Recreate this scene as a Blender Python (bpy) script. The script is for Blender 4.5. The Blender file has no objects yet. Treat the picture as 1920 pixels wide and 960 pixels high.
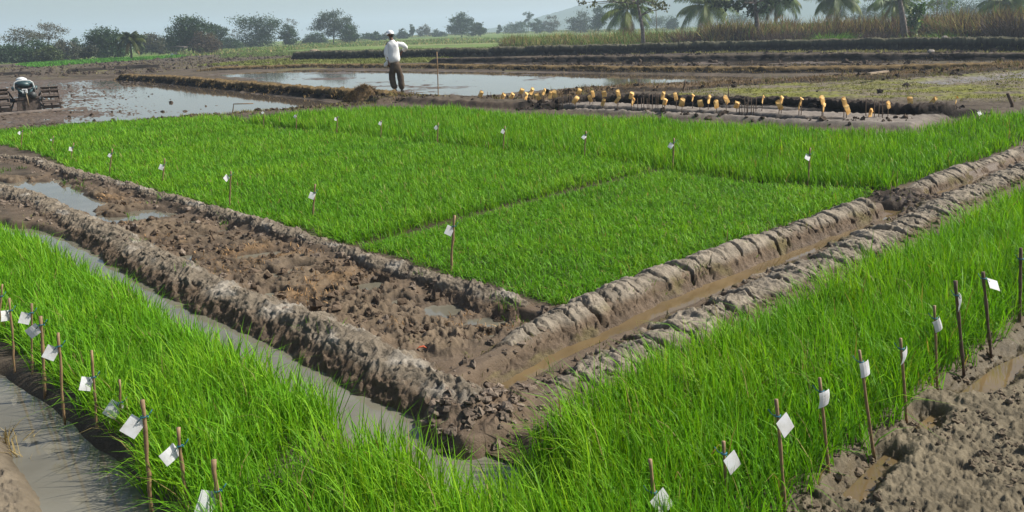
SUNAZ, SUNEL = 84.0, 45.0
SUNK, SKYK, SKYDUST = 4.9, .080, 2.2
HAZE, HAZECOL, HAZEG = .0008, (.72, .86, 1.0, 1), .2
EXPO = 0.6
import bpy, bmesh, math, random
import numpy as np
from mathutils import Vector, Matrix

rad = math.radians
rng = np.random.default_rng(11)
S = bpy.context.scene
COL = S.collection

# ------------------------------------------------------------------ camera
F, EYE = 1572.0, 1.65
PITCH, ROLL = rad(14.84), rad(-1.76)
CAM = Matrix.Rotation(math.pi / 2 - PITCH, 3, 'X') @ Matrix.Rotation(ROLL, 3, 'Z')
CN = np.array(CAM)
EYEP = np.array([0.0, 0.0, EYE])


def ray(px, py):
    return CN @ np.array([(px - 960.0) / F, (480.0 - py) / F, -1.0])


def G(px, py, z=0.0):
    """ground point (at height z) seen at a photograph position"""
    d = ray(px, py)
    t = (z - EYE) / d[2]
    if t < 0 or t > 6000:
        t = 6000.0
    p = EYEP + d * t
    p[2] = z
    return p


def at_depth(px, py, ref):
    """point on the sight line with the same forward distance as ref"""
    d = ray(px, py)
    return EYEP + d * (ref[1] / d[1])


def PW(pts, z=0.0):
    return np.array([G(p[0], p[1], p[2] if len(p) > 2 else z)[:2] for p in pts])


# ------------------------------------------------------------------ noise
def _h(ix, iy, seed):
    with np.errstate(over='ignore'):
        n = (ix.astype(np.int64) * 374761393 + iy.astype(np.int64) * 668265263 + seed * 1274126177) & 0xFFFFFFFF
        n = ((n ^ (n >> 13)) * 1274126177) & 0xFFFFFFFF
        n = ((n ^ (n >> 16)) * 2246822519) & 0xFFFFFFFF
        n = n ^ (n >> 15)
    return (n & 0xFFFFFF) / float(0x1000000)


_PR = np.random.default_rng(99)
_PERM = _PR.permutation(1024).astype(np.int32)
_PERM = np.concatenate([_PERM, _PERM])
_GA = np.arange(1024) * (2 * math.pi / 1024)
_GX, _GY = (np.cos(_GA) * 1.5).astype(np.float32), (np.sin(_GA) * 1.5).astype(np.float32)


def perlin(x, y, seed=0):
    x = np.asarray(x, np.float64) + seed * 7.313; y = np.asarray(y, np.float64) + seed * 3.771
    x, y = np.broadcast_arrays(x, y)
    ix, iy = np.floor(x), np.floor(y)
    fx, fy = (x - ix).astype(np.float32), (y - iy).astype(np.float32)
    ix = ix.astype(np.int32) & 1023; iy = iy.astype(np.int32) & 1023
    ix1, iy1 = (ix + 1) & 1023, (iy + 1) & 1023
    ux, uy = fx * fx * fx * (fx * (fx * 6 - 15) + 10), fy * fy * fy * (fy * (fy * 6 - 15) + 10)
    p0, p1 = _PERM[ix], _PERM[ix1]
    h = _PERM[p0 + iy]; a = _GX[h] * fx + _GY[h] * fy
    h = _PERM[p1 + iy]; b = _GX[h] * (fx - 1) + _GY[h] * fy
    a = a + (b - a) * ux
    h = _PERM[p0 + iy1]; c = _GX[h] * fx + _GY[h] * (fy - 1)
    h = _PERM[p1 + iy1]; d = _GX[h] * (fx - 1) + _GY[h] * (fy - 1)
    c = c + (d - c) * ux
    return a + (c - a) * uy


def fbm(x, y, o=4, seed=0, gain=0.5):
    s, a, n = 0.0, 1.0, 0.0
    for i in range(o):
        s = s + a * perlin(x * 2 ** i + 17.3 * i, y * 2 ** i - 9.1 * i, seed + i)
        n += a
        a *= gain
    return s / n


def billow(x, y, o=4, seed=0, gain=0.5):
    """lumpy 0..1 field with sharp creases between the lumps"""
    s, a, n = 0.0, 1.0, 0.0
    for i in range(o):
        s = s + a * np.abs(perlin(x * 2 ** i + 3.7 * i, y * 2 ** i + 5.9 * i, seed + i))
        n += a
        a *= gain
    return np.clip(s / n * 2.0, 0, 1.3)


def ridge(x, y, o=4, seed=0, gain=0.55):
    """0..1 field of sharp crests and broad hollows, each octave twisted by the last"""
    s, a, n, w = 0.0, 1.0, 0.0, 0.0
    for i in range(o):
        r = 1 - np.abs(perlin(x * 2 ** i + 3.7 * i + .35 * w, y * 2 ** i + 5.9 * i - .3 * w, seed + i)) * 1.7
        s = s + a * r * np.abs(r)
        w = r
        n += a
        a *= gain
    return np.clip(s / n, -.2, 1)


def worley(x, y, seed=0):
    ix, iy = np.floor(x), np.floor(y)
    f1 = np.full(np.shape(x), 9.0)
    f2 = np.full(np.shape(x), 9.0)
    cid = np.zeros(np.shape(x))
    for ax in (-1, 0, 1):
        for ay in (-1, 0, 1):
            cx, cy = ix + ax, iy + ay
            d = np.hypot(cx + _h(cx, cy, seed) - x, cy + _h(cx, cy, seed + 7) - y)
            c = _h(cx, cy, seed + 13)
            nearer = d < f1
            f2 = np.where(nearer, f1, np.minimum(f2, d))
            cid = np.where(nearer, c, cid)
            f1 = np.where(nearer, d, f1)
    return f1, f2, cid


def sm(a, b, x):
    t = np.clip((x - a) / (b - a), 0, 1)
    return t * t * (3 - 2 * t)


# ------------------------------------------------------------------ plan geometry
def smooth_line(pts, step):
    p = np.array(pts, float)
    q = np.vstack([2 * p[0] - p[1], p, 2 * p[-1] - p[-2]])
    out = []
    for i in range(1, len(q) - 2):
        a, b, c, d = q[i - 1:i + 3]
        n = max(2, int(np.linalg.norm(c - b) / step))
        t = (np.arange(n) / n)[:, None]
        out.append(0.5 * (2 * b + (c - a) * t + (2 * a - 5 * b + 4 * c - d) * t ** 2 + (3 * b - a - 3 * c + d) * t ** 3))
    out.append(p[-1:])
    return np.vstack(out)


def line_dist(X, Y, poly, reach):
    """distance to an open polyline, position along it (0..1) and signed side"""
    d = np.full(X.shape, 1e3)
    along = np.zeros(X.shape)
    side = np.zeros(X.shape)
    lo, hi = poly.min(0) - reach, poly.max(0) + reach
    m = np.nonzero((X > lo[0]) & (X < hi[0]) & (Y > lo[1]) & (Y < hi[1]))[0]
    if len(m) == 0:
        return d, along, side
    x, y = X[m], Y[m]
    dd, aa, ss = np.full(len(m), 1e3), np.zeros(len(m)), np.zeros(len(m))
    n = len(poly) - 1
    for i in range(n):
        a, b = poly[i], poly[i + 1]
        e = b - a
        L2 = e @ e + 1e-12
        t = np.clip(((x - a[0]) * e[0] + (y - a[1]) * e[1]) / L2, 0, 1)
        ex, ey = x - a[0] - t * e[0], y - a[1] - t * e[1]
        q = np.hypot(ex, ey)
        w = q < dd
        dd = np.where(w, q, dd)
        aa = np.where(w, (i + t) / n, aa)
        ss = np.where(w, np.sign(e[0] * ey - e[1] * ex), ss)
    d[m], along[m], side[m] = dd, aa, ss
    return d, along, side


def poly_sd(X, Y, poly, reach=1.0):
    """signed distance to a closed polygon: positive inside"""
    out = np.full(X.shape, -1e3)
    lo, hi = poly.min(0) - reach, poly.max(0) + reach
    m = np.nonzero((X > lo[0]) & (X < hi[0]) & (Y > lo[1]) & (Y < hi[1]))[0]
    if len(m) == 0:
        return out
    x, y = X[m], Y[m]
    d = np.full(len(m), 1e6)
    ins = np.zeros(len(m), bool)
    for i in range(len(poly)):
        a, b = poly[i], poly[(i + 1) % len(poly)]
        e = b - a
        t = np.clip(((x - a[0]) * e[0] + (y - a[1]) * e[1]) / (e @ e + 1e-12), 0, 1)
        d = np.minimum(d, np.hypot(x - a[0] - t * e[0], y - a[1] - t * e[1]))
        c = (a[1] > y) != (b[1] > y)
        ins ^= c & (x < (b[0] - a[0]) * (y - a[1]) / (b[1] - a[1] + 1e-12) + a[0])
    out[m] = np.where(ins, d, -d)
    return out


# ------------------------------------------------------------------ meshes
def mesh_np(name, V, quads=None, tris=None, mat=None, parent=None, col=None, smooth=True, extra=None):
    V = np.asarray(V, np.float32)
    me = bpy.data.meshes.new(name)
    q = np.zeros((0, 4), np.int32) if quads is None else np.asarray(quads, np.int32).reshape(-1, 4)
    t = np.zeros((0, 3), np.int32) if tris is None else np.asarray(tris, np.int32).reshape(-1, 3)
    me.vertices.add(len(V))
    me.vertices.foreach_set('co', V.ravel())
    loops = np.concatenate([q.ravel(), t.ravel()])
    me.loops.add(len(loops))
    me.loops.foreach_set('vertex_index', loops)
    starts = np.concatenate([np.arange(len(q)) * 4, len(q) * 4 + np.arange(len(t)) * 3]).astype(np.int32)
    me.polygons.add(len(starts))
    me.polygons.foreach_set('loop_start', starts)
    me.polygons.foreach_set('use_smooth', np.full(len(starts), smooth))
    if col is not None:
        c = np.ones((len(V), 4), np.float32)
        c[:, :3] = col
        a = me.attributes.new('tone', 'FLOAT_COLOR', 'POINT')
        a.data.foreach_set('color', c.ravel())
    for k, v in (extra or {}).items():
        a = me.attributes.new(k, 'FLOAT', 'POINT')
        a.data.foreach_set('value', np.asarray(v, np.float32))
    me.update(calc_edges=True)
    me.validate()
    o = bpy.data.objects.new(name, me)
    COL.objects.link(o)
    if mat is not None:
        me.materials.append(mat)
    if parent is not None:
        o.parent = parent
    return o


def tag(o, label=None, cat=None, group=None, kind=None):
    if label: o['label'] = label
    if cat: o['category'] = cat
    if group: o['group'] = group
    if kind: o['kind'] = kind
    return o


def empty(name, loc, rz=0.0):
    o = bpy.data.objects.new(name, None)
    o.empty_display_size = 0.1
    COL.objects.link(o)
    o.location = loc
    o.rotation_euler = (0, 0, rz)
    return o


class MB:
    """collects simple shapes into one mesh"""

    def __init__(self):
        self.v, self.q, self.t = [], [], []

    def n(self):
        return len(self.v)

    def box(self, c, s, M=None):
        b = self.n()
        for x in (-.5, .5):
            for y in (-.5, .5):
                for z in (-.5, .5):
                    p = Vector((x * s[0], y * s[1], z * s[2]))
                    if M is not None: p = M @ p
                    self.v.append(tuple(p + Vector(c)))
        for f in ((0, 1, 3, 2), (4, 6, 7, 5), (0, 4, 5, 1), (2, 3, 7, 6), (0, 2, 6, 4), (1, 5, 7, 3)):
            self.q.append([b + i for i in f])
        return self

    def prism(self, outline, y0, y1):
        """outline in x,z extruded along y"""
        b = self.n()
        k = len(outline)
        for y in (y0, y1):
            for x, z in outline: self.v.append((x, y, z))
        for i in range(k):
            j = (i + 1) % k
            self.q.append([b + i, b + j, b + k + j, b + k + i])
        for i in range(1, k - 1):
            self.t.append([b, b + i + 1, b + i])
            self.t.append([b + k, b + k + i, b + k + i + 1])
        return self

    def tube(self, pts, radii, seg=8, caps=True):
        pts = [Vector(p) for p in pts]
        if not hasattr(radii, '__len__'): radii = [radii] * len(pts)
        b = self.n()
        up = None
        for i, p in enumerate(pts):
            d = (pts[min(i + 1, len(pts) - 1)] - pts[max(i - 1, 0)]).normalized()
            if up is None:
                up = d.orthogonal().normalized()
            else:
                up = (up - d * up.dot(d))
                up = up.normalized() if up.length > 1e-5 else d.orthogonal().normalized()
            w = d.cross(up)
            for k in range(seg):
                a = 2 * math.pi * k / seg
                self.v.append(tuple(p + (up * math.cos(a) + w * math.sin(a)) * radii[i]))
        for i in range(len(pts) - 1):
            for k in range(seg):
                k2 = (k + 1) % seg
                self.q.append([b + i * seg + k, b + i * seg + k2, b + (i + 1) * seg + k2, b + (i + 1) * seg + k])
        if caps:
            for i, flip in ((0, True), (len(pts) - 1, False)):
                o = b + i * seg
                for k in range(1, seg - 1):
                    self.t.append([o, o + k + 1, o + k] if flip else [o, o + k, o + k + 1])
        return self

    def lump(self, c, r, seed=0, nu=10, nv=7, rough=0.2):
        """uneven rounded lump"""
        b = self.n()
        rr = random.Random(seed)
        ph = [rr.uniform(0, 6.28) for _ in range(6)]
        for j in range(nv + 1):
            th = math.pi * j / nv
            for i in range(nu):
                a = 2 * math.pi * i / nu
                k = 1 + rough * (math.sin(2 * a + ph[0]) * math.sin(th * 2 + ph[1]) + .6 * math.sin(5 * a + ph[2]) * math.sin(3 * th + ph[3]))
                self.v.append((c[0] + r[0] * k * math.sin(th) * math.cos(a), c[1] + r[1] * k * math.sin(th) * math.sin(a), c[2] + r[2] * k * math.cos(th)))
        for j in range(nv):
            for i in range(nu):
                i2 = (i + 1) % nu
                self.q.append([b + j * nu + i, b + (j + 1) * nu + i, b + (j + 1) * nu + i2, b + j * nu + i2])
        return self

    def build(self, name, mat, parent=None, smooth=False, bevel=0.0):
        o = mesh_np(name, np.array(self.v, np.float32), self.q or None, self.t or None, mat, parent, smooth=smooth)
        if bevel:
            m = o.modifiers.new('bevel', 'BEVEL')
            m.width = bevel
            m.segments = 2
            m.limit_method = 'ANGLE'
        return o


# ------------------------------------------------------------------ materials
def new_mat(name):
    m = bpy.data.materials.new(name)
    m.use_nodes = True
    nt = m.node_tree
    return m, nt, nt.nodes['Principled BSDF'], nt.nodes['Material Output']


def nd(nt, t, **kw):
    n = nt.nodes.new(t)
    for k, v in kw.items():
        if k.startswith('i_'):
            n.inputs[int(k[2:]) if k[2:].isdigit() else k[2:]].default_value = v
        else:
            setattr(n, k, v)
    return n


def tone_mat(name, scales, amp, bump, rough=(.92, .92), spec=.3, lo=.7, hi=1.25):
    """base colour from the 'tone' attribute, broken up by noise; wetness lowers the roughness"""
    m, nt, bs, _ = new_mat(name)
    L = nt.links.new
    at = nd(nt, 'ShaderNodeAttribute', attribute_name='tone')
    tc = nd(nt, 'ShaderNodeTexCoord')
    n1 = nd(nt, 'ShaderNodeTexNoise')
    n1.inputs['Scale'].default_value = scales[0]; n1.inputs['Detail'].default_value = 8; n1.inputs['Roughness'].default_value = .68
    L(tc.outputs['Object'], n1.inputs['Vector'])
    mr = nd(nt, 'ShaderNodeMapRange')
    mr.inputs['From Min'].default_value = .3; mr.inputs['From Max'].default_value = .7
    mr.inputs['To Min'].default_value = lo; mr.inputs['To Max'].default_value = hi
    L(n1.outputs['Fac'], mr.inputs['Value'])
    mx = nd(nt, 'ShaderNodeVectorMath', operation='SCALE')
    L(at.outputs['Color'], mx.inputs[0]); L(mr.outputs['Result'], mx.inputs['Scale'])
    L(mx.outputs['Vector'], bs.inputs['Base Color'])
    n2 = nd(nt, 'ShaderNodeTexNoise')
    n2.inputs['Scale'].default_value = scales[1]; n2.inputs['Detail'].default_value = 6; n2.inputs['Roughness'].default_value = .7
    L(tc.outputs['Object'], n2.inputs['Vector'])
    bp = nd(nt, 'ShaderNodeBump')
    bp.inputs['Strength'].default_value = amp; bp.inputs['Distance'].default_value = bump
    L(n2.outputs['Fac'], bp.inputs['Height']); L(bp.outputs['Normal'], bs.inputs['Normal'])
    wt = nd(nt, 'ShaderNodeAttribute', attribute_name='wet')
    rr = nd(nt, 'ShaderNodeMapRange')
    rr.inputs['To Min'].default_value = rough[0]; rr.inputs['To Max'].default_value = rough[1]
    L(wt.outputs['Fac'], rr.inputs['Value']); L(rr.outputs['Result'], bs.inputs['Roughness'])
    bs.inputs['Specular IOR Level'].default_value = spec
    return m


def leaf_mat(name, trans=.4, rough=.45, spec=.35, warm=(1.15, 1.1, .5)):
    m, nt, bs, out = new_mat(name)
    L = nt.links.new
    at = nd(nt, 'ShaderNodeAttribute', attribute_name='tone')
    L(at.outputs['Color'], bs.inputs['Base Color'])
    bs.inputs['Roughness'].default_value = rough
    bs.inputs['Specular IOR Level'].default_value = spec
    tr = nd(nt, 'ShaderNodeBsdfTranslucent')
    mu = nd(nt, 'ShaderNodeVectorMath', operation='MULTIPLY')
    mu.inputs[1].default_value = warm
    L(at.outputs['Color'], mu.inputs[0]); L(mu.outputs['Vector'], tr.inputs['Color'])
    mix = nd(nt, 'ShaderNodeMixShader')
    mix.inputs[0].default_value = trans
    L(bs.outputs[0], mix.inputs[1]); L(tr.outputs[0], mix.inputs[2]); L(mix.outputs[0], out.inputs['Surface'])
    return m


def plain_mat(name, c, rough=.7, spec=.4, metal=0.0, var=.25, scale=12.0, c2=None, bump=0.0):
    m, nt, bs, _ = new_mat(name)
    L = nt.links.new
    tc = nd(nt, 'ShaderNodeTexCoord')
    n1 = nd(nt, 'ShaderNodeTexNoise')
    n1.inputs['Scale'].default_value = scale; n1.inputs['Detail'].default_value = 6
    L(tc.outputs['Object'], n1.inputs['Vector'])
    cr = nd(nt, 'ShaderNodeValToRGB')
    a = c2 or tuple(x * (1 - var) for x in c)
    cr.color_ramp.elements[0].color = (*a, 1); cr.color_ramp.elements[1].color = (*c, 1)
    cr.color_ramp.elements[0].position = .35; cr.color_ramp.elements[1].position = .62
    L(n1.outputs['Fac'], cr.inputs['Fac']); L(cr.outputs['Color'], bs.inputs['Base Color'])
    bs.inputs['Roughness'].default_value = rough
    bs.inputs['Specular IOR Level'].default_value = spec
    bs.inputs['Metallic'].default_value = metal
    if bump:
        bp = nd(nt, 'ShaderNodeBump')
        bp.inputs['Strength'].default_value = .6; bp.inputs['Distance'].default_value = bump
        L(n1.outputs['Fac'], bp.inputs['Height']); L(bp.outputs['Normal'], bs.inputs['Normal'])
    return m


def water_mat(name, c, wave=.004, scale=3.0, rough=.03, c2=None):
    m, nt, bs, _ = new_mat(name)
    L = nt.links.new
    tc = nd(nt, 'ShaderNodeTexCoord')
    n1 = nd(nt, 'ShaderNodeTexNoise')
    n1.inputs['Scale'].default_value = scale; n1.inputs['Detail'].default_value = 3
    L(tc.outputs['Object'], n1.inputs['Vector'])
    bp = nd(nt, 'ShaderNodeBump')
    bp.inputs['Strength'].default_value = .5; bp.inputs['Distance'].default_value = wave
    L(n1.outputs['Fac'], bp.inputs['Height']); L(bp.outputs['Normal'], bs.inputs['Normal'])
    n2 = nd(nt, 'ShaderNodeTexNoise')
    n2.inputs['Scale'].default_value = 2.3; n2.inputs['Detail'].default_value = 5
    L(tc.outputs['Object'], n2.inputs['Vector'])
    cr = nd(nt, 'ShaderNodeValToRGB')
    cr.color_ramp.elements[0].color = (*(c2 or tuple(x * .75 for x in c)), 1); cr.color_ramp.elements[1].color = (*c, 1)
    cr.color_ramp.elements[0].position = .35; cr.color_ramp.elements[1].position = .65
    L(n2.outputs['Fac'], cr.inputs['Fac']); L(cr.outputs['Color'], bs.inputs['Base Color'])
    bs.inputs['Roughness'].default_value = rough
    bs.inputs['IOR'].default_value = 1.33
    return m


M = {}
M['ground'] = tone_mat('ground_soil', (9.0, 60.0), .6, .014, (.97, .38), .12)
M['bank'] = tone_mat('bank_soil', (16.0, 80.0), .8, .014, (.97, .5), .12, .6, 1.3)
M['blade'] = leaf_mat('rice_leaf', .40, .5, .16)
M['leaf'] = leaf_mat('tree_leaf', .25, .55, .25, (1.1, 1.1, .6))
M['dry'] = leaf_mat('dry_leaf', .25, .7, .15, (1, .95, .8))
M['water_far'] = water_mat('paddy_water', (.12, .095, .07), .0015, 2.0, .04)
M['water_silt'] = water_mat('silty_water', (.155, .108, .052), .004, 6.0, .03, (.10, .072, .036))
M['water_pale'] = water_mat('pale_water', (.165, .155, .12), .002, 3.0, .03, (.12, .11, .08))
M['bark'] = plain_mat('bark', (.16, .125, .10), .9, .2, 0, .5, 6.0, bump=.02)
M['bark_pale'] = plain_mat('pale_bark', (.24, .20, .17), .9, .2, 0, .5, 5.0, bump=.02)
M['bamboo'] = plain_mat('bamboo', (.29, .185, .095), .6, .35, 0, .4, 25.0)
M['bamboo_dark'] = plain_mat('dark_stick', (.14, .095, .065), .8, .25, 0, .4, 25.0)
M['paper'] = plain_mat('white_tag', (.84, .84, .85), .55, .4, 0, .06, 22.0, (.66, .64, .60))
_nt = M['paper'].node_tree
_tr = nd(_nt, 'ShaderNodeBsdfTranslucent'); _tr.inputs[0].default_value = (.85, .85, .85, 1)
_mx = nd(_nt, 'ShaderNodeMixShader'); _mx.inputs[0].default_value = .45
_nt.links.new(_nt.nodes['Principled BSDF'].outputs[0], _mx.inputs[1]); _nt.links.new(_tr.outputs[0], _mx.inputs[2])
_nt.links.new(_mx.outputs[0], _nt.nodes['Material Output'].inputs[0])
M['envelope'] = plain_mat('orange_envelope', (.84, .56, .21), .7, .3, 0, .3, 9.0, (.62, .31, .07))  # second tone paints the shaded orange of the envelopes into the paper
M['tie'] = plain_mat('blue_tie', (.03, .16, .22), .5, .4, 0, .3, 30.0)
M['iron'] = plain_mat('muddy_iron', (.13, .10, .08), .7, .4, .2, .55, 16.0, bump=.004)
M['dark_iron'] = plain_mat('dark_iron', (.05, .055, .055), .55, .5, .3, .5, 16.0)
M['teal'] = plain_mat('teal_paint', (.05, .095, .10), .4, .5, 0, .35, 9.0)
M['pale_metal'] = plain_mat('pale_metal', (.66, .68, .66), .35, .5, .1, .12, 9.0)
M['black'] = plain_mat('black_iron', (.015, .015, .016), .6, .4, 0, .2, 9.0)
M['wood'] = plain_mat('weathered_wood', (.30, .23, .16), .85, .25, 0, .4, 8.0, bump=.004)
M['skin'] = plain_mat('brown_skin', (.16, .075, .045), .5, .4, 0, .15, 20.0)
M['hair'] = plain_mat('black_hair', (.015, .012, .01), .6, .3, 0, .2, 40.0)
M['shirt'] = plain_mat('white_cotton', (.80, .80, .77), .85, .2, 0, .05, 6.0)
M['cap'] = plain_mat('white_cap', (.78, .78, .78), .8, .2, 0, .06, 10.0)
M['trousers'] = plain_mat('brown_trousers', (.105, .078, .055), .9, .2, 0, .3, 8.0)
M['thatch'] = plain_mat('old_thatch', (.16, .14, .12), .95, .1, 0, .4, 5.0, bump=.03)
M['stone'] = plain_mat('pale_stone', (.30, .265, .225), .85, .2, 0, .2, 8.0)
M['red'] = plain_mat('red_leaf', (.45, .10, .04), .6, .3, 0, .3, 60.0)
M['hill'] = plain_mat('wooded_hill', (.055, .075, .05), 1.0, .0, 0, .3, .02)
# ------------------------------------------------------------------ terrain layout (read off the photograph, then laid out on the ground)
def RL(pts, z=0.0, step=.25):
    return smooth_line(PW(pts, z), step)


MUDBED = PW([(-80, 318), (30, 330), (95, 326), (200, 352), (300, 385), (450, 428), (590, 472), (750, 516), (900, 562), (1020, 592), (940, 628), (850, 664), (720, 655), (560, 590), (400, 522), (250, 445), (160, 405), (0, 352), (-80, 335)])
POND = PW([(-80, 332), (20, 338), (70, 336), (130, 345), (190, 372), (165, 400), (120, 392), (50, 362), (-80, 340)])
LOWLEFT_WATER = PW([(-250, 640), (0, 690), (70, 740), (150, 800), (230, 870), (340, 1010), (380, 1200), (150, 1200), (100, 1000), (60, 880), (15, 800), (-120, 740)], 0)
LOWLEFT_MUD = PW([(-500, 740), (-100, 770), (5, 800), (50, 860), (90, 940), (130, 1060), (100, 1500), (-900, 1300)])
LOWRIGHT_MUD = PW([(1380, 1000), (1500, 890), (1600, 820), (1690, 745), (1790, 670), (1880, 610), (2000, 560), (2500, 560), (2700, 1400), (1350, 1500)])
PADDY1 = PW([(-500, 180), (0, 152), (245, 147), (330, 154), (480, 173), (655, 192), (600, 199), (430, 213), (300, 221), (150, 231), (0, 242), (-500, 290)])
PADDY2 = PW([(385, 139), (560, 129.5), (800, 131.5), (1000, 134), (1200, 137), (1400, 141), (1420, 147), (1300, 152), (1180, 157), (1000, 170), (900, 179), (770, 177), (700, 168), (560, 160)])
STRIP = PW([(800, 113), (1000, 112), (1440, 111), (1700, 114), (1600, 126), (1440, 123), (1000, 121), (800, 120)])
SHEEN = PW([(1690, 157), (1800, 147), (1920, 137), (2300, 118), (2300, 140), (1920, 150), (1760, 162)])
OLIVE = PW([(1240, 182), (1300, 172), (1440, 161), (1560, 149), (1920, 133), (2400, 110), (2400, 190), (1920, 192), (1760, 192), (1600, 189), (1440, 184)])
SEEDBEDS = PW([(985, 203), (1040, 192), (1230, 189), (1440, 199), (1720, 213), (1780, 216), (1720, 245), (1440, 231), (1250, 219)])
GREEN_STRIP = PW([(370, 123), (560, 109), (780, 108), (940, 112), (780, 118), (560, 124)])
BRIGHT_STRIP = PW([(35, 122), (180, 113), (345, 104), (340, 109), (200, 117), (70, 126)])
GAPS = [PW([(100, 296), (250, 272), (400, 253), (580, 240)]), PW([(695, 458), (860, 412), (1000, 376), (1200, 330), (1285, 314)]),
        PW([(425, 226), (500, 237), (640, 250), (820, 269), (943, 280), (1095, 289), (1285, 322), (1440, 342), (1650, 356)])]
DITCH_L = RL([(-40, 430), (100, 462), (215, 512), (340, 578), (500, 662), (640, 735), (760, 800), (870, 872), (960, 960)], -.05, .1)
DITCH_R = RL([(890, 735), (1000, 676), (1100, 629), (1200, 592), (1300, 552), (1400, 510), (1500, 466), (1600, 422), (1680, 389)], -.05, .1)
TRACK = RL([(1740, 362), (1800, 338), (1860, 312), (1920, 290), (2020, 255)], -.02, .1)
FURROWS = [RL([(1040, 190), (1200, 196.5), (1340, 203), (1500, 209), (1700, 217)], .05), RL([(985, 199), (1100, 203), (1200, 207.5), (1330, 214), (1470, 222), (1560, 226)], .05)]
# bunds that are part of the ground sheet: line, crest height, crest half-width, foot half-width, side colour (black soil, shade painted in), crest colour
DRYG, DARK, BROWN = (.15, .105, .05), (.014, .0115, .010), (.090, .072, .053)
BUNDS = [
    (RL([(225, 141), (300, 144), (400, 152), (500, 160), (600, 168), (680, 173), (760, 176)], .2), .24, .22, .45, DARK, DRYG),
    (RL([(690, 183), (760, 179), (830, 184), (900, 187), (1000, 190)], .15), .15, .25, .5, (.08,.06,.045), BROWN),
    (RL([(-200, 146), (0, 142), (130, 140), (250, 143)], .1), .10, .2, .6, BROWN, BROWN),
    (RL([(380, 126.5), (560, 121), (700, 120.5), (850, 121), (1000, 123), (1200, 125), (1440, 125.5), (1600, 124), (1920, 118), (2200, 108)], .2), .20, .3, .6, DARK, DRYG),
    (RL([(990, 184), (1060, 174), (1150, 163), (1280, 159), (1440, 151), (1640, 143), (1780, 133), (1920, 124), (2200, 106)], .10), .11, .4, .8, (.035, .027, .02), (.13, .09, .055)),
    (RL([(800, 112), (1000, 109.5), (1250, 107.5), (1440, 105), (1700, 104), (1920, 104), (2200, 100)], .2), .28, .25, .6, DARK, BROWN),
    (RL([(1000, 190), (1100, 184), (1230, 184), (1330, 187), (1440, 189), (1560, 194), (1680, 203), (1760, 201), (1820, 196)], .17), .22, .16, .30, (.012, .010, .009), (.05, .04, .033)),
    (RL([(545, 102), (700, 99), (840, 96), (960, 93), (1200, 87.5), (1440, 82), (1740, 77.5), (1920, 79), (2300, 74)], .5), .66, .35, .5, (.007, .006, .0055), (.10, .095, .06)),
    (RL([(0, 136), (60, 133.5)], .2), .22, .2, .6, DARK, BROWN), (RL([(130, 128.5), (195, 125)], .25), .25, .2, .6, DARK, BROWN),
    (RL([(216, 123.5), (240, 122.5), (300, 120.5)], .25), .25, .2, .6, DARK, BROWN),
]
PUDDLES = [(195, 406, .15), (285, 398, .20), (262, 391, .15), (470, 472, .09), (555, 497, .08), (515, 468, .12), (690, 526, .10), (672, 530, .06), (748, 556, .05), (832, 571, .10), (905, 592, .09), (930, 600, .07), (802, 673, .07), (345, 412, .10), (420, 425, .07), (610, 540, .05), (820, 588, .05)]
PUD = [(G(a, b)[:2], r) for a, b, r in PUDDLES]
BANKS_NEAR = []     # filled below: (line, crest height, half width)
D1 = [(-80, 288), (0, 291), (60, 297), (110, 313), (200, 334), (300, 363), (440, 403), (590, 445), (700, 480), (800, 512), (920, 547), (1030, 575)]
D2 = [(-80, 335), (0, 352), (75, 374), (140, 402), (200, 428), (280, 470), (400, 526), (540, 582), (640, 628), (760, 680), (860, 727), (925, 772)]
D3 = [(835, 690), (900, 655), (960, 628), (1040, 588), (1110, 560), (1200, 522), (1300, 485), (1400, 452), (1500, 415), (1580, 390), (1645, 370)]
D3B = [(1670, 357), (1740, 335), (1830, 305), (1920, 277), (2010, 250), (2150, 214)]
D4 = [(880, 800), (960, 755), (1060, 712), (1150, 668), (1250, 619), (1330, 579), (1420, 542), (1500, 506), (1600, 461), (1700, 412), (1800, 365), (1920, 312), (2010, 275), (2150, 228)]
for px, h, w in ((D1, .07, .15), (D2, .08, .2), (D3, .10, .17), (D3B, .10, .17), (D4, .05, .2)):
    BANKS_NEAR.append((RL(px, h, .15), h, w))
TRI_HOLE = PW([(-500, 300), (-20, 300), (30, 306), (60, 312), (20, 330), (-500, 330)])


LINES_BR = [(RL([(1590, 905), (1625, 870), (1665, 845)], 0, .1), .06), (RL([(1720, 790), (1750, 765)], 0, .1), .05), (RL([(1800, 715), (1850, 690), (1920, 645), (1990, 610)], 0, .1), .09)]
SWEPT = (0, 3, 5, 6, 7)
BLINE = PW([(-900, 170), (0, 121), (340, 105), (560, 100), (960, 91), (1440, 80), (1740, 75.5), (2300, 71), (3200, 60)])
BLINE = BLINE[np.argsort(BLINE[:, 0])]
MOUND, PLUG = G(905, 770)[:2], G(1690, 372)[:2]


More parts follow.
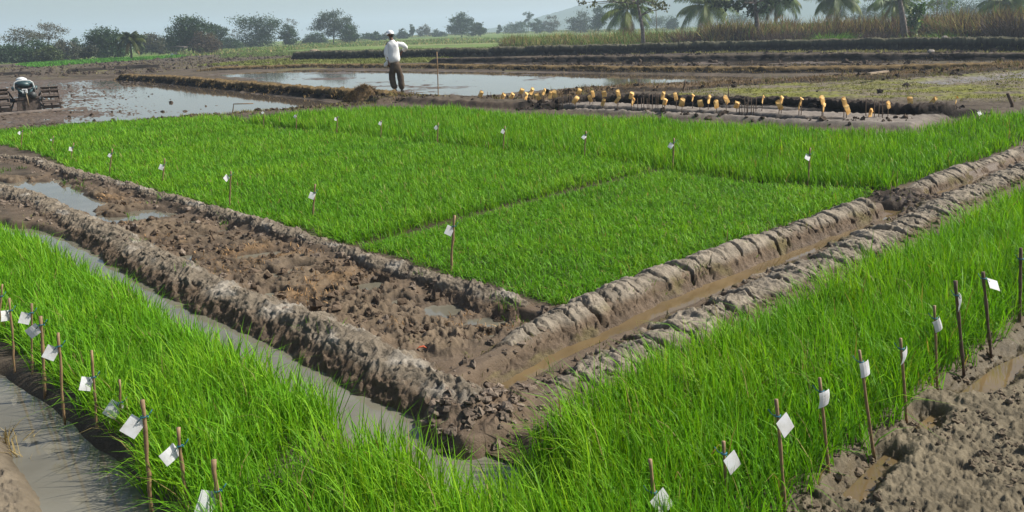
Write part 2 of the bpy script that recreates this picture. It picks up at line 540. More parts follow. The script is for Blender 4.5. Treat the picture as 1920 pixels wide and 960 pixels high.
def terrain(X, Y, colour=False):
    X = np.asarray(X, float).ravel(); Y = np.asarray(Y, float).ravel()
    n = len(X)
    D = np.hypot(X, Y)
    az = np.degrees(np.arctan2(X, Y))
    near = sm(60, 30, D)
    amp = np.clip(.012 * D, .03, .5)          # edges of every zone wander a little
    wx = X + amp * fbm(X * 1.7, Y * 1.7, 3, 3) * 1.2
    wy = Y + amp * fbm(X * 1.7, Y * 1.7, 3, 31) * 1.2
    z = .012 * fbm(X * 2.2, Y * 2.2, 5, 5) * near + .02 * fbm(X * .4, Y * .4, 4, 6)
    z = np.where(D > 40, z + .06 * fbm(X * .7, Y * .7, 4, 8), z)
    slope = np.interp(az, [-40, -24, -18, -8, 0, 40], [0, .0008, .004, .0065, .0075, .0075])
    z = z + np.clip(D - 100, 0, 260) * slope + sm(95, 125, D) * .35 * fbm(X * .03, Y * .03, 3, 9)
    if colour:
        c = np.tile(np.array(BROWN), (n, 1)) * (1 + .5 * fbm(X * .6, Y * .6, 6, 70)[:, None]) * (1 - .45 * sm(.05, .45, fbm(X * 1.6, Y * 1.6, 4, 71))[:, None])
        wet = np.zeros(n)

    def paint(k, mask, rgb):
        mm = np.clip(mask, 0, 1)[:, None]
        c[k] = c[k] * (1 - mm) + np.asarray(rgb) * mm

    def zone(poly, lo, hi, reach=1.5):
        """points of a zone: indices, their soft mask, signed distance and coordinates"""
        sd = poly_sd(wx, wy, poly, reach)
        k = np.nonzero(sd > lo)[0]
        return k, sm(lo, hi, sd[k]), sd[k], X[k], Y[k]

    def strip(pl, reach, warp=True):
        d, a, s = line_dist(wx if warp else X, wy if warp else Y, pl, reach)
        k = np.nonzero(d < reach)[0]
        return k, d[k], a[k], X[k], Y[k]
    # far meadow
    lim = np.interp(X, BLINE[:, 0], BLINE[:, 1])
    if colour:
        k = np.nonzero(Y > lim - 6)[0]
        x, y, q = X[k], Y[k], Y[k] - lim[k]
        meadow = sm(-1.5, 1.5, q + 2.0 * fbm(x * .3, y * .3, 3, 77))
        g = np.array([.115, .165, .04])[None] * (1 + .5 * fbm(x * .05, y * .15, 4, 80)[:, None])
        tan = sm(.15, .4, fbm(x * .03, y * .09, 4, 84))[:, None]
        g = g * (1 - .6 * tan) + np.array([.25, .20, .11]) * .6 * tan
        paint(k, meadow, g)
        paint(k, sm(0, 2, q) * sm(14, 5, q) * sm(4, -4, az[k]) * .8, (.26, .20, .13))
        k, m, sd, x, y = zone(BRIGHT_STRIP, -.6, .6, 5)
        paint(k, m, (.065, .19, .02))
        k, m, sd, x, y = zone(GREEN_STRIP, -.8, .8, 5)
        paint(k, m * sm(-.5, .1, fbm(x * .12, y * .12, 5, 75)) * .9, (.14, .16, .04))
        k = np.nonzero((D > 28) & (Y < lim))[0]
        x, y = X[k], Y[k]
        paint(k, sm(.10, .4, fbm(x * .25, y * .5, 4, 88)) * sm(28, 40, D[k]) * .7, (.14, .13, .05))
        paint(k, sm(.15, .45, fbm(x * .3, y * .7, 4, 89)) * sm(28, 40, D[k]) * .8, (.06, .045, .035))
    z = z + .05 * (ridge(X * 1.3, Y * 1.3, 5, 12, .62) - .3) * sm(16, 24, D) * sm(3, -3, Y - lim)
    z = z + .035 * (ridge(X * 4.2, Y * 4.2, 4, 13, .62) - .3) * sm(13, 17, D) * sm(48, 40, D)
    if colour:
        k = np.nonzero((D > 36) & (az > 1) & (Y < lim))[0]
        x, y = X[k], Y[k]
        paint(k, sm(36, 42, D[k]) * sm(1, 5, az[k]) * (.55 + .4 * fbm(x * .35, y * 1.3, 4, 91)), (.045, .034, .027))
    # olive field on the right
    k, m, sd, x, y = zone(OLIVE, -.3, .3, 3)
    ch = billow(x * 3.2, y * 3.2, 4, 40, .55)
    z[k] += m * (.05 + .02 * (ch - .4))
    if colour:
        mo = sm(-.25, .3, fbm(x * .5, y * 1.1, 5, 90))[:, None]
        col = np.array([.155, .13, .095])[None] * (1 - mo) + np.array([.155, .16, .035])[None] * mo
        paint(k, m, col * (1 - .6 * sm(.62, .8, billow(x * 7, y * 7, 3, 50))[:, None]))
    k, m, sd, x, y = zone(SHEEN, -.3, .3, 3)
    z[k] -= m * (.10 - .055 * billow(x * 2.2, y * 3.2, 4, 40, .55))
    if colour:
        paint(k, m, (.17, .15, .13)); wet[k] = np.maximum(wet[k], m)
    # raised seed beds with furrows
    k, m, sd, x, y = zone(SEEDBEDS, -.15, .15, 2)
    fz = np.zeros(len(k))
    for fl in FURROWS:
        d, a, s = line_dist(x, y, fl, 1.0)
        fz = np.maximum(fz, sm(.24, .15, np.abs(d + .08 * fbm(x * 2, y * 2, 3, 95))))
    z[k] += m * (.09 - .19 * fz + .008 * fbm(x * 14, y * 14, 3, 60) + .012 * fbm(x * 3, y * 3, 3, 61))
    if colour:
        paint(k, m, np.array([.19, .165, .14])[None] * (1 + .25 * fbm(x * 2, y * 4, 4, 62)[:, None])); paint(k, m * sm(.1, .6, fz), (.02, .016, .013))  # furrow shade painted dark into the soil colour
    # flooded paddies
    for P, sx, sd_, xx in ((PADDY1, (2.6, 4.4), 101, 1), (PADDY2, (.55, 2.8), 111, 2), (STRIP, (.4, 1.8), 121, 3)):
        k, m, sd, x, y = zone(P, -.25, .3, 3)
        clod = ridge(x * sx[0], y * sx[1], 4, sd_, .6)
        big = fbm(x * .22, y * .35, 3, sd_ + 5)
        if xx == 1:      # more mud on the left, open water on the right
            thr = np.interp(az[k], [-40, -33, -29.5, -27, -25, -22, -15], [.97, .82, .66, .52, .40, .20, .0]) + .30 * big
            h = -.030 + .085 * (clod - 1 + thr) + .03 * sm(.3, .0, sd)
        elif xx == 2:
            h = -.030 + .05 * (clod - .75) + .08 * (big - .12) - .085 * sm(2, 7, az[k]) + .02 * sm(.5, 0, sd)
        else:
            h = -.03 + .06 * (clod - .62) + .08 * (big - .1)
        h = np.clip(h, -.10, .09)
        z[k] = z[k] * (1 - m) + h * m
        if colour:
            paint(k, m, np.array([.105, .08, .06])[None] * (1 + .3 * fbm(x * 1.5, y * 1.5, 3, 128)[:, None])); wet[k] = np.maximum(wet[k], m * sm(.05, .0, h + .03))
    # churned mud bed on the left
    k, m, sd, x, y = zone(MUDBED, -.12, .10, 1)
    rd = ridge(x * 4.2, y * 4.2, 5, 40, .60)
    r2 = ridge(x * 8.0, y * 8.0, 4, 50, .62)
    bigm = np.clip(.5 + fbm(x * .9, y * .9, 3, 130), 0, 1)
    h = -.04 + .07 * np.minimum(rd, .6) * (.35 + .9 * bigm) + .05 * (bigm - .5) + .055 * (r2 - .3) - .09 * sm(.26, .40, fbm(x * 3.1, y * 3.1, 2, 133)) + .010 * fbm(x * 22, y * 22, 3, 60)
    sp = sm(.08, .35, fbm(x * 1.1 + 5, y * 1.1, 3, 135))
    h = h * (1 - .6 * sp) + .012 * sp
    for p, r in PUD:
        h = h - .085 * np.exp(-(np.hypot((x - p[0]) * .8, y - p[1]) / r) ** 4 * .7)
    pond = sm(-.12, .12, poly_sd(wx[k], wy[k], POND, 1))
    h = h * (1 - pond) + (-.13) * pond
    z[k] = z[k] * (1 - m) + h * m
    if colour:
        col = np.array([.142, .107, .071])[None] * (1 + .4 * fbm(x * 2.5, y * 2.5, 4, 140)[:, None])
        st = sm(-.02, .28, fbm(x * .9, y * .9, 4, 145) + .12 * fbm(x * 9, y * 9, 2, 147))[:, None]
        paint(k, m, col * (1 - .7 * st) + np.array([.215, .135, .066]) * .7 * st)
        lw = sm(.02, -.045, z[k]) * m
        paint(k, lw * .85, (.062, .046, .032)); wet[k] = np.maximum(wet[k], np.maximum(lw * .8, m * .75 * sm(.0, .3, fbm(x * 1.4, y * 1.4, 3, 148))))
    # lower right: fine crumbly mud
    k, m, sd, x, y = zone(LOWRIGHT_MUD, -.08, .12, 1)
    h = -.02 + .030 * ridge(x * 11, y * 13, 4, 150, .65) * (.55 + .9 * np.clip(.5 + fbm(x * 2, y * 2, 3, 151), 0, 1)) + .03 * np.clip(ridge(x * 3.5, y * 3.5, 3, 152), 0, .5) + .012 * ridge(x * 34, y * 36, 2, 153) + .035 * fbm(x * 1.6, y * 1.6, 3, 155)
    h = h - .02 * (1 - sm(.0, .25, sd))
    for pl, w in LINES_BR:
        d, a, s = line_dist(wx[k], wy[k], pl, .5)
        h = h - .07 * sm(w * 1.8, w * .5, d)
    z[k] = z[k] * (1 - m) + h * m
    if colour:
        paint(k, m, np.array([.150, .126, .085])[None] * (1 + .3 * fbm(x * 3, y * 3, 4, 160)[:, None]))
        lw = sm(.005, -.03, h) * m
        paint(k, lw * .8, (.09, .07, .04)); wet[k] = np.maximum(wet[k], lw)
    # lower left: ditch and mud
    k, m, sd, x, y = zone(LOWLEFT_WATER, -.1, .08, 1)
    z[k] = z[k] * (1 - m) - .16 * m
    if colour: paint(k, m, (.08, .065, .04))
    k, m, sd, x, y = zone(LOWLEFT_MUD, -.06, .14, 1)
    z[k] += m * (-.01 + .035 * ridge(x * 9, y * 9, 4, 165, .65) + .012 * ridge(x * 30, y * 30, 3, 166))
    if colour: paint(k, m, (.17, .14, .10))
    # ditches
    for pl, w, dep, t in ((DITCH_L, .19, .17, 1), (DITCH_R, .12, .15, 2), (TRACK, .10, .06, 3)):
        k, d, a, x, y = strip(pl, w * 2.7)
        z[k] -= dep * sm(w * 1.7, w * .75, d)
        if colour:
            paint(k, sm(w * 2.6, w * 1.2, d) * .8, (.115, .085, .055))
            wet[k] = np.maximum(wet[k], sm(w * 2.0, w, d) * (.6 if t < 3 else 1.0))
    # narrow bare gaps between the rice beds: wet soil, its colour darkened for the shade between them
    for gl in GAPS:
        k, d, a, x, y = strip(gl, .45, False)
        z[k] -= .02 * sm(.2, .05, d)
        if colour: paint(k, sm(.45, .2, d), (.045, .04, .02))
    # bunds of the middle distance
    for i, (pl, h, wt, wb, side_c, top_c) in enumerate(BUNDS):
        k, d, a, x, y = strip(pl, wb + .6, False)
        dd = d + (.30 if i != 7 else .12) * wb * fbm(x * 1.3, y * 1.3, 5, 200 + i)
        hh = h * (.5 if i in SWEPT else 1) * (1 + (.35 if i != 7 else .14) * fbm(x * .8, y * .8, 3, 230 + i)) * sm(0, .02, a) * sm(1, .985, a)
        m = sm(wb, wt, dd)
        if i == 4:
            z[k] += hh * m * (.35 + .9 * ridge(x * 1.6, y * 1.6, 4, 260, .6))
        else:
            z[k] = np.maximum(z[k], z[k] * (1 - m) + (hh + .06 * fbm(x * 3, y * 3, 4, 250 + i)) * m)
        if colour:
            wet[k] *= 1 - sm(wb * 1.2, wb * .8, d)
            paint(k, sm(wb * 1.35, wb, d) * .95, side_c)  # black soil of the sides, with their shade painted in
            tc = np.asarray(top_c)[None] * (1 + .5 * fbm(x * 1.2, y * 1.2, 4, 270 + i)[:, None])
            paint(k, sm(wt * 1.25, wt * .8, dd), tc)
    # soil under the near banks (the banks themselves are meshes of their own)
    for pl, h, w in BANKS_NEAR:
        k, d, a, x, y = strip(pl, w * 2, False)
        z[k] = np.maximum(z[k], z[k] + (h * .45 - np.clip(z[k], -.2, .05)) * sm(w * .7, w * .2, d))
        if colour: paint(k, sm(w * 1.9, w * 1.1, d + .05 * fbm(x * 5, y * 5, 3, 300)) * .6, (.13, .095, .065))
    # broken mounds where the ditches meet
    for p, h, rr, dk in ((MOUND, .07, .40, 0), (PLUG, .05, .5, 1)):
        dd = np.hypot(X - p[0], Y - p[1])
        k = np.nonzero(dd < rr)[0]
        x, y, q = X[k], Y[k], dd[k]
        z[k] = np.maximum(z[k], sm(rr, rr * .2, q) * (h + .09 * (ridge(x * 5, y * 5, 4, 310) - .3)) - .3 * sm(rr * .6, rr, q) - .02)
        if colour and dk: paint(k, sm(rr, rr * .4, q) * .85, (.04, .032, .027))
    if colour:
        return z, np.clip(c, .006, .6), np.clip(wet, 0, 1)
    return z


def tz(x, y):
    return float(terrain(np.array([x]), np.array([y]))[0])


# ------------------------------------------------------------------ ground sheet
def build_ground():
    fine = np.radians(np.arange(-43, 43.01, .092))
    k = 34
    rest = np.radians(43 + (317 - 43) * 0 + np.cumsum(np.concatenate([np.linspace(.6, 9, k), np.linspace(9, .6, k)]) * 274 / (np.linspace(.6, 9, k).sum() * 2)))[:-1]
    A = np.concatenate([fine, rest])
    Rr = [0.25]
    while Rr[-1] < 1400:
        r = Rr[-1]
        f = .05 if r < 1.6 else .0036 if r < 40 else .0026 if r < 112 else .05
        Rr.append(r * (1 + f))
    Rr = np.array(Rr)
    na, nr = len(A), len(Rr)
    X = (Rr[:, None] * np.sin(A)[None]).ravel()
    Y = (Rr[:, None] * np.cos(A)[None]).ravel()
    z, c, wet = terrain(X, Y, True)
    V = np.stack([X, Y, z], 1)
    i = np.arange(nr - 1)[:, None] * na
    j = np.arange(na)[None]
    j2 = (j + 1) % na
    Q = np.stack([i + j, i + j2, i + na + j2, i + na + j], -1).reshape(-1, 4)[:, ::-1]
    # cap under the camera
    V = np.vstack([V, [0, 0, z[0]]]); c = np.vstack([c, c[:1]]); wet = np.append(wet, 0)
    T = np.stack([np.full(na, len(V) - 1), (np.arange(na) + 1) % na, np.arange(na)], 1)
    o = mesh_np('ground', V, Q, T, M['ground'], None, c, True, {'wet': wet})
    tag(o, 'brown churned mud and pale dry meadow of the rice fields', 'ground', kind='structure')
    return o


def sheet(name, poly, z, mat, label, cat='water'):
    bm = bmesh.new()
    vs = [bm.verts.new((p[0], p[1], z)) for p in poly]
    f = bm.faces.new(vs)
    if f.normal.z < 0: f.normal_flip()
    bmesh.ops.triangulate(bm, faces=[f])
    me = bpy.data.meshes.new(name)
    bm.to_mesh(me); bm.free()
    me.materials.append(mat)
    o = bpy.data.objects.new(name, me)
    COL.objects.link(o)
    for p in me.polygons:
        if p.normal.z < 0: p.flip()
    return tag(o, label, cat, kind='structure')


def ribbon(name, pl, w, z, mat, label, cat='water'):
    t = np.gradient(pl, axis=0)
    n = np.stack([-t[:, 1], t[:, 0]], 1) / (np.linalg.norm(t, axis=1)[:, None] + 1e-9)
    k = len(pl)
    V = np.vstack([np.c_[pl + n * w, np.full(k, z)], np.c_[pl - n * w, np.full(k, z)]])
    i = np.arange(k - 1)
    Q = np.stack([i, i + k, i + k + 1, i + 1], 1)
    o = mesh_np(name, V, Q, None, mat)
    return tag(o, label, cat, kind='structure')


def grow(poly, d):
    c = poly.mean(0)
    v = poly - c
    return c + v * (1 + d / np.maximum(np.linalg.norm(v, axis=1)[:, None], .1))


build_ground()
sheet('paddy_water', grow(PADDY1, .3), -.03, M['water_far'], 'shallow flooded paddy with mud clods around the hand tractor')
sheet('paddy_water', grow(PADDY2, .3), -.03, M['water_far'], 'flooded paddy reflecting the sky behind the walking man')
sheet('paddy_water', grow(STRIP, .3), -.02, M['water_far'], 'thin wet strip below the long dark far bund')
sheet('paddy_water', grow(SHEEN, .2), -.012, M['water_far'], 'greyish wet sheet on the olive field at far right')
sheet('puddle_water', grow(MUDBED, .1), -.045, M['water_pale'], 'pale pond and small puddles in the churned mud bed')
ribbon('ditch_water', DITCH_L, .34, -.06, M['water_pale'], 'pale green grey water in the ditch beside the left rice bed')
ribbon('ditch_water', DITCH_R, .24, -.055, M['water_silt'], 'brown silty water in the ditch between cracked mud banks')
ribbon('ditch_water', TRACK, .14, -.03, M['water_silt'], 'thin brown wet trickle between banks at far right')
sheet('ditch_water', grow(LOWLEFT_WATER, .22), -.06, M['water_pale'], 'grey green still water below the lower left stakes')
sheet('puddle_water', grow(PW([(1480, 1000), (1640, 850), (1720, 780), (1870, 670), (2050, 590), (2200, 600), (1900, 760), (1700, 960)]), 0), -.048, M['water_silt'], 'small brown puddles at the foot of the right stakes')


# ------------------------------------------------------------------ near mud banks, each swept along its line
def bank(px, H, W, style, seed, label, rugged=1.0):
    ds = .007
    pl = smooth_line(PW(px, H * .9), ds)
    seg = np.linalg.norm(np.diff(pl, axis=0), axis=1)
    s = np.concatenate([[0], np.cumsum(seg)])
    n = int(s[-1] / ds)
    sg = np.linspace(0, s[-1], n)
    P = np.stack([np.interp(sg, s, pl[:, 0]), np.interp(sg, s, pl[:, 1])], 1)
    k = 41
    ker = np.ones(k) / k
    T = np.gradient(P, axis=0)
    T = np.stack([np.convolve(np.pad(T[:, i], k // 2, mode='edge'), ker, 'valid') for i in (0, 1)], 1)
    N = np.stack([-T[:, 1], T[:, 0]], 1) / (np.linalg.norm(T, axis=1)[:, None] + 1e-9)
    m = 72
    t = np.linspace(-1, 1, m)
    SS, TT = np.meshgrid(sg, t, indexing='ij')
    f = SS.ravel(); u = TT.ravel(); q = u * W
    hs = H * (1 + .45 * fbm(f * .9, f * 0 + seed, 3, seed) + .10 * fbm(f * 4, f * 0 + seed, 2, seed + 1))
    ws = W * (1 + .32 * fbm(f * 1.1, f * 0 + 5 + seed, 3, seed + 2))
    cx = .05 * fbm(f * .8, f * 0 + 9 + seed, 3, seed + 3)
    z = hs - (hs + .11) * np.abs(u) ** 1.9
    mask = sm(1.0, .75, np.abs(u))
    pu = np.linspace(0, 1, 200)
    pz = H - (H + .11) * pu ** 1.9
    arc = np.concatenate([[0], np.cumsum(np.hypot(np.diff(pu) * W, np.diff(pz)))])
    q = np.sign(u) * np.interp(np.abs(u), pu, arc)
    off0 = u * W
    SIDE = -1.0
    if style == 'cracked':
        # slabs split by cracks that run across the crest
        wob = .05 * fbm(f * 2.5, q * 5, 3, seed + 5) + .03 * fbm(f * 11, q * 11, 3, seed + 6)
        ff = (f + wob) / .16
        cell = np.floor(ff); fx = ff - cell
        pos = _h(cell, cell * 0 + 3, seed) * .8 + .1
        posn = _h(cell + 1, cell * 0 + 3, seed) * .8 + 1.1
        posp = _h(cell - 1, cell * 0 + 3, seed) * .8 - .9
        d = np.minimum(np.abs(fx - pos), np.minimum(np.abs(fx - posn), np.abs(fx - posp))) * .16
        idx = cell + (fx > pos)
        tone = _h(idx, idx * 0 + 1, seed + 9)
        reach = _h(cell + (fx > (pos + .5)), cell * 0 + 8, seed + 4)
        tm = sm(.55 + .45 * reach, .35 + .4 * reach, u * SIDE + .1) * sm(-.95, -.5, u * SIDE) * (reach > .22)
        width = .009 + .020 * reach ** 2
        crack = sm(width, width * .35, d) * tm
        z = z + ((tone - .5) * .030 + (fx - pos) * (reach - .5) * .035) * mask * sm(.9, .4, np.abs(u)) - .065 * crack - .004 * sm(.02, .0, d) * tm
        wv = fbm(f * 7, q * 7, 3, seed + 8)
        f1, f2, cid = worley(f * 9 + wv * .8, q * 6.5 + wv * .8, seed + 20)
        c2 = sm(.085, .02, f2 - f1) * sm(.95, .6, np.abs(u)) * sm(-.25, .15, fbm(f * 1.8, q * 2, 2, seed + 2))
        z = z - .022 * c2 + (cid - .5) * .014 * mask
        lump = ridge(f * 5, q * 5, 5, seed + 30, .62) - .3
        low = np.clip(sm(.25, .8, np.abs(u)) + (rugged - 1), 0, 1.5)
        z = z + mask * (.012 * lump + .058 * lump * low) + .008 * fbm(f * 24, q * 24, 4, seed + 31)
        dx = .03 * fbm(f * 5, q * 5, 3, seed + 32)
        basec = np.array([.232, .198, .152])
    else:
        lump = ridge(f * 4.5, q * 4.5, 5, seed + 30, .62)
        l2 = ridge(f * 13, q * 13, 4, seed + 33, .65)
        z = z + mask * (.055 * (lump - .35) + .026 * (l2 - .35)) + .007 * fbm(f * 34, q * 34, 4, seed + 31)
        dx = .07 * fbm(f * 4, q * 4, 4, seed + 32)
        basec = np.array([.168, .140, .104])
    off = (off0 * ws / W + cx + dx * mask)
    Pn = np.repeat(P, m, 0); Nn = np.repeat(N, m, 0)
    V = np.c_[Pn + Nn * off[:, None], z]
    edge = (sm(-.1, .75, f) if style == 'cracked' else sm(0, .2, f)) * sm(s[-1], s[-1] - .25, f)
    V[:, 2] = V[:, 2] * edge - .05 * (1 - edge)
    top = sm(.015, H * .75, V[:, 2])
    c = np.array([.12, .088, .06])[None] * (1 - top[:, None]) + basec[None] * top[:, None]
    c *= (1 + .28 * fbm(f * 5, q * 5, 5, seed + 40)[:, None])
    if style == 'cracked':
        c *= (.88 + .24 * tone[:, None])
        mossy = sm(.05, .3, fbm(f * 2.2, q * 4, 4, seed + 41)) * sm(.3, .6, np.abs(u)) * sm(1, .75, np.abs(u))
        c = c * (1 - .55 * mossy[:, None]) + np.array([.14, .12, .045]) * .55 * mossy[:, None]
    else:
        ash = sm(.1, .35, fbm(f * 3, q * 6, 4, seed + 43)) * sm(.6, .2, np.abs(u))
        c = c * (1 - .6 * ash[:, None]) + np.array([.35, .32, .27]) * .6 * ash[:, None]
    wet = sm(.03, -.05, V[:, 2])
    i = np.arange(n - 1)[:, None] * m
    j = np.arange(m - 1)[None]
    Q = np.stack([i + j, i + m + j, i + m + j + 1, i + j + 1], -1).reshape(-1, 4)[:, ::-1]
    o = mesh_np('mud_bank', V, Q, None, M['bank'], None, np.clip(c, .01, .6), True, {'wet': wet})
    # make sure the faces look up
    if o.data.polygons[len(Q) // 2].normal.z < 0:
        o.data.flip_normals()
    return tag(o, label, 'mud bank', kind='structure')


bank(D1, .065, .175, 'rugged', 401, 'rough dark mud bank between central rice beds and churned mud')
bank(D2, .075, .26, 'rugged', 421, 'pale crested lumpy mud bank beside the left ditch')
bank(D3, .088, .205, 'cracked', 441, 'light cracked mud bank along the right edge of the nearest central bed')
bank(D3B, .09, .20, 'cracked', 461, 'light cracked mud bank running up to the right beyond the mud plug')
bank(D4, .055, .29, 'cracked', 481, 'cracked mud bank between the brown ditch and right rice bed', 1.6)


def bund(i, name_label, ds, m, seed, rough, steep=.55):
    """a bund of the middle distance, swept along its line with a ragged steep side"""
    pl, H, wt, W, side_c, top_c = BUNDS[i]
    pl = smooth_line(pl, ds)
    s = np.concatenate([[0], np.cumsum(np.linalg.norm(np.diff(pl, axis=0), axis=1))])
    n = int(s[-1] / ds)
    sg = np.linspace(0, s[-1], n)
    P = np.stack([np.interp(sg, s, pl[:, 0]), np.interp(sg, s, pl[:, 1])], 1)
    T = np.gradient(P, axis=0)
    N = np.stack([-T[:, 1], T[:, 0]], 1) / (np.linalg.norm(T, axis=1)[:, None] + 1e-9)
    SS, TT = np.meshgrid(sg, np.linspace(-1, 1, m), indexing='ij')
    f, u = SS.ravel(), TT.ravel()
    k = wt / W
    au = np.abs(u)
    hs = H * (1 + .22 * fbm(f * .35, f * 0 + seed, 4, seed) + .10 * fbm(f * 2, f * 0 + seed, 3, seed + 1))
    zz = np.where(au < k, 1.0, 1 - np.clip((au - k) / (1 - k), 0, 1) ** steep)
    z = -.08 + (hs + .08) * zz
    q = u * W + np.sign(u) * (1 - zz) * H
    sc = 1.0 / max(.25, W * .6)
    mid = sm(1.0, .85, au)
    z = z + mid * rough * H * (.9 * (ridge(f * sc, q * sc * 1.5, 5, seed + 3, .65) - .35) + .5 * fbm(f * sc * 4, q * sc * 4, 3, seed + 4))
    off = u * W + rough * W * .8 * fbm(f * sc * .7, q * sc * .7, 4, seed + 5) * mid
    edge = sm(0, .8, f) * sm(s[-1], s[-1] - .8, f)
    z = z * edge - .1 * (1 - edge)
    V = np.c_[np.repeat(P, m, 0) + np.repeat(N, m, 0) * off[:, None], z]
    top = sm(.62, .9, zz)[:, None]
    c = np.asarray(side_c)[None] * (1 - top) + np.asarray(top_c)[None] * top  # side colour carries painted shade on top of the black soil
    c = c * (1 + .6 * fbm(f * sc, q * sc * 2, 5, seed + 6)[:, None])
    a = np.arange(n - 1)[:, None] * m
    j = np.arange(m - 1)[None]
    Q = np.stack([a + j, a + m + j, a + m + j + 1, a + j + 1], -1).reshape(-1, 4)[:, ::-1]
    o = mesh_np('earth_bund', V, Q, None, M['bank'], None, np.clip(c, .004, .6), True, {'wet': np.zeros(len(f))})
    if o.data.polygons[len(Q) // 2].normal.z < 0: o.data.flip_normals()
    return tag(o, name_label, 'earth bund', kind='structure')


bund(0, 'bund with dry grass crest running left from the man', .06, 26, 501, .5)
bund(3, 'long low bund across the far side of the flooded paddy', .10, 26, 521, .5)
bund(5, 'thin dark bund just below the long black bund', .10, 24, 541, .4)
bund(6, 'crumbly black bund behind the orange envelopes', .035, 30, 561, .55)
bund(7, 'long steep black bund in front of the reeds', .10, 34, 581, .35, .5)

hl = []
for (x0, px) in ((2600, [(820, 66), (880, 58), (960, 45), (1030, 26), (1090, 10), (1130, 2), (1200, -12), (1300, -26), (1420, -34), (1600, -38), (1800, -30), (2000, -34), (2300, -20), (2700, -60)]),
                 (2300, [(-900, 80), (-400, 72), (-150, 78), (-20, 83), (20, 86), (60, 100), (90, 108)])):
    D = 1000.0
    top = []
    for i in range(len(px) - 1):
        for k in range(24):
            t = k / 24
            top.append((px[i][0] * (1 - t) + px[i + 1][0] * t, px[i][1] * (1 - t) + px[i + 1][1] * t))
    top = np.array(top)
    nz = fbm(top[:, 0] * .02, top[:, 0] * 0 + x0, 4, 600) * 3.0 + perlin(top[:, 0] * .3, top[:, 0] * 0, 610) * .8
    fade = np.minimum(1, np.minimum(np.arange(len(top)), np.arange(len(top))[::-1]) / 20)
    rows = []
    for k, (fz, dd) in enumerate(((-.1, 0), (.35, 40), (.7, 95), (1, 160), (.85, 240), (-.2, 420))):
        row = []
        for (a, b), e in zip(top, nz * fade):
            d = ray(a, b + e * (1 if k == 3 else 0))
            d = d / math.hypot(d[0], d[1])
            zt = max(1.0, EYE + d[2] * (D + 160))
            row.append((d[0] * (D + dd), d[1] * (D + dd), zt * fz))
        rows.append(row)
    V = np.array(rows).reshape(-1, 3)
    n = len(top)
    i = np.arange(5)[:, None] * n
    j = np.arange(n - 1)[None]
    Q = np.stack([i + j, i + j + 1, i + n + j + 1, i + n + j], -1).reshape(-1, 4)
    hl.append(tag(mesh_np('hills', V, Q, None, M['hill']), 'faint wooded hill fading into haze behind the ' + ('palms' if x0 == 2600 else 'left trees'), 'hill', kind='structure'))
# ------------------------------------------------------------------ blades
def blade_mesh(name, X, Y, Z, h, w, lean_a, lean, curl, col, mat, seg=3, parent=None, coltip=None, face=None):
    n = len(X)
    us = [0, .38, .72, 1.0] if seg == 3 else [0, .25, .5, .75, 1.0]
    ca, sa = np.cos(lean_a), np.sin(lean_a)
    fa = lean_a + math.pi / 2 + rng.uniform(-.9, .9, n) if face is None else face
    cf, sf = np.cos(fa), np.sin(fa)
    V = []
    for k, u in enumerate(us):
        off = h * (lean * u + curl * u ** 2.6)
        zz = h * (u * (1 - .12 * lean) - curl * .62 * u ** 3.2)
        x, y, z = X + ca * off, Y + sa * off, Z + zz
        if k == len(us) - 1:
            V.append(np.stack([x, y, z], 1))
        else:
            ww = w * (.5 if k == 0 else (.62 if k == 1 else .42)) * (1 if seg == 3 else 1)
            V.append(np.stack([x - cf * ww, y - sf * ww, z], 1))
            V.append(np.stack([x + cf * ww, y + sf * ww, z], 1))
    per = len(V)
    V = np.stack(V, 1).reshape(-1, 3)
    b = (np.arange(n) * per)[:, None]
    q = np.concatenate([b + np.array([[2 * k, 2 * k + 1, 2 * k + 3, 2 * k + 2]]) for k in range(len(us) - 2)])
    t = b + np.array([[per - 3, per - 2, per - 1]])
    C = np.repeat(col, per, 0)
    if coltip is not None:
        ct = np.repeat(coltip, per, 0)
        uu = np.tile(np.array([u for u in us[:-1] for _ in (0, 1)] + [1.0]), n)[:, None] ** 1.5
        C = C * (1 - uu) + ct * uu
    return mesh_np(name, V, q, t, mat, parent, C, True)


def scatter(poly, dens_fn, dmax, inset=0.0, ragged=.05):
    lo, hi = poly.min(0) - .1, poly.max(0) + .1
    n = int((hi[0] - lo[0]) * (hi[1] - lo[1]) * dmax)
    out = []
    while n > 0:
        k = min(n, 2_000_000)
        x, y = rng.uniform(lo[0], hi[0], k), rng.uniform(lo[1], hi[1], k)
        D = np.hypot(x, y)
        keep = rng.uniform(0, 1, k) < dens_fn(D) / dmax
        x, y = x[keep], y[keep]
        sd = poly_sd(x, y, poly, .5) + ragged * fbm(x * 4, y * 4, 3, 700) * 2 - inset
        keep = sd > rng.exponential(.018, len(x)) - .012
        out.append(np.stack([x[keep], y[keep], sd[keep]], 1))
        n -= k
    return np.vstack(out)


def in_view(P, margin=4.0, extra=0.0):
    az = np.degrees(np.arctan2(P[:, 0], P[:, 1]))
    return np.abs(az) < 36.5 + margin


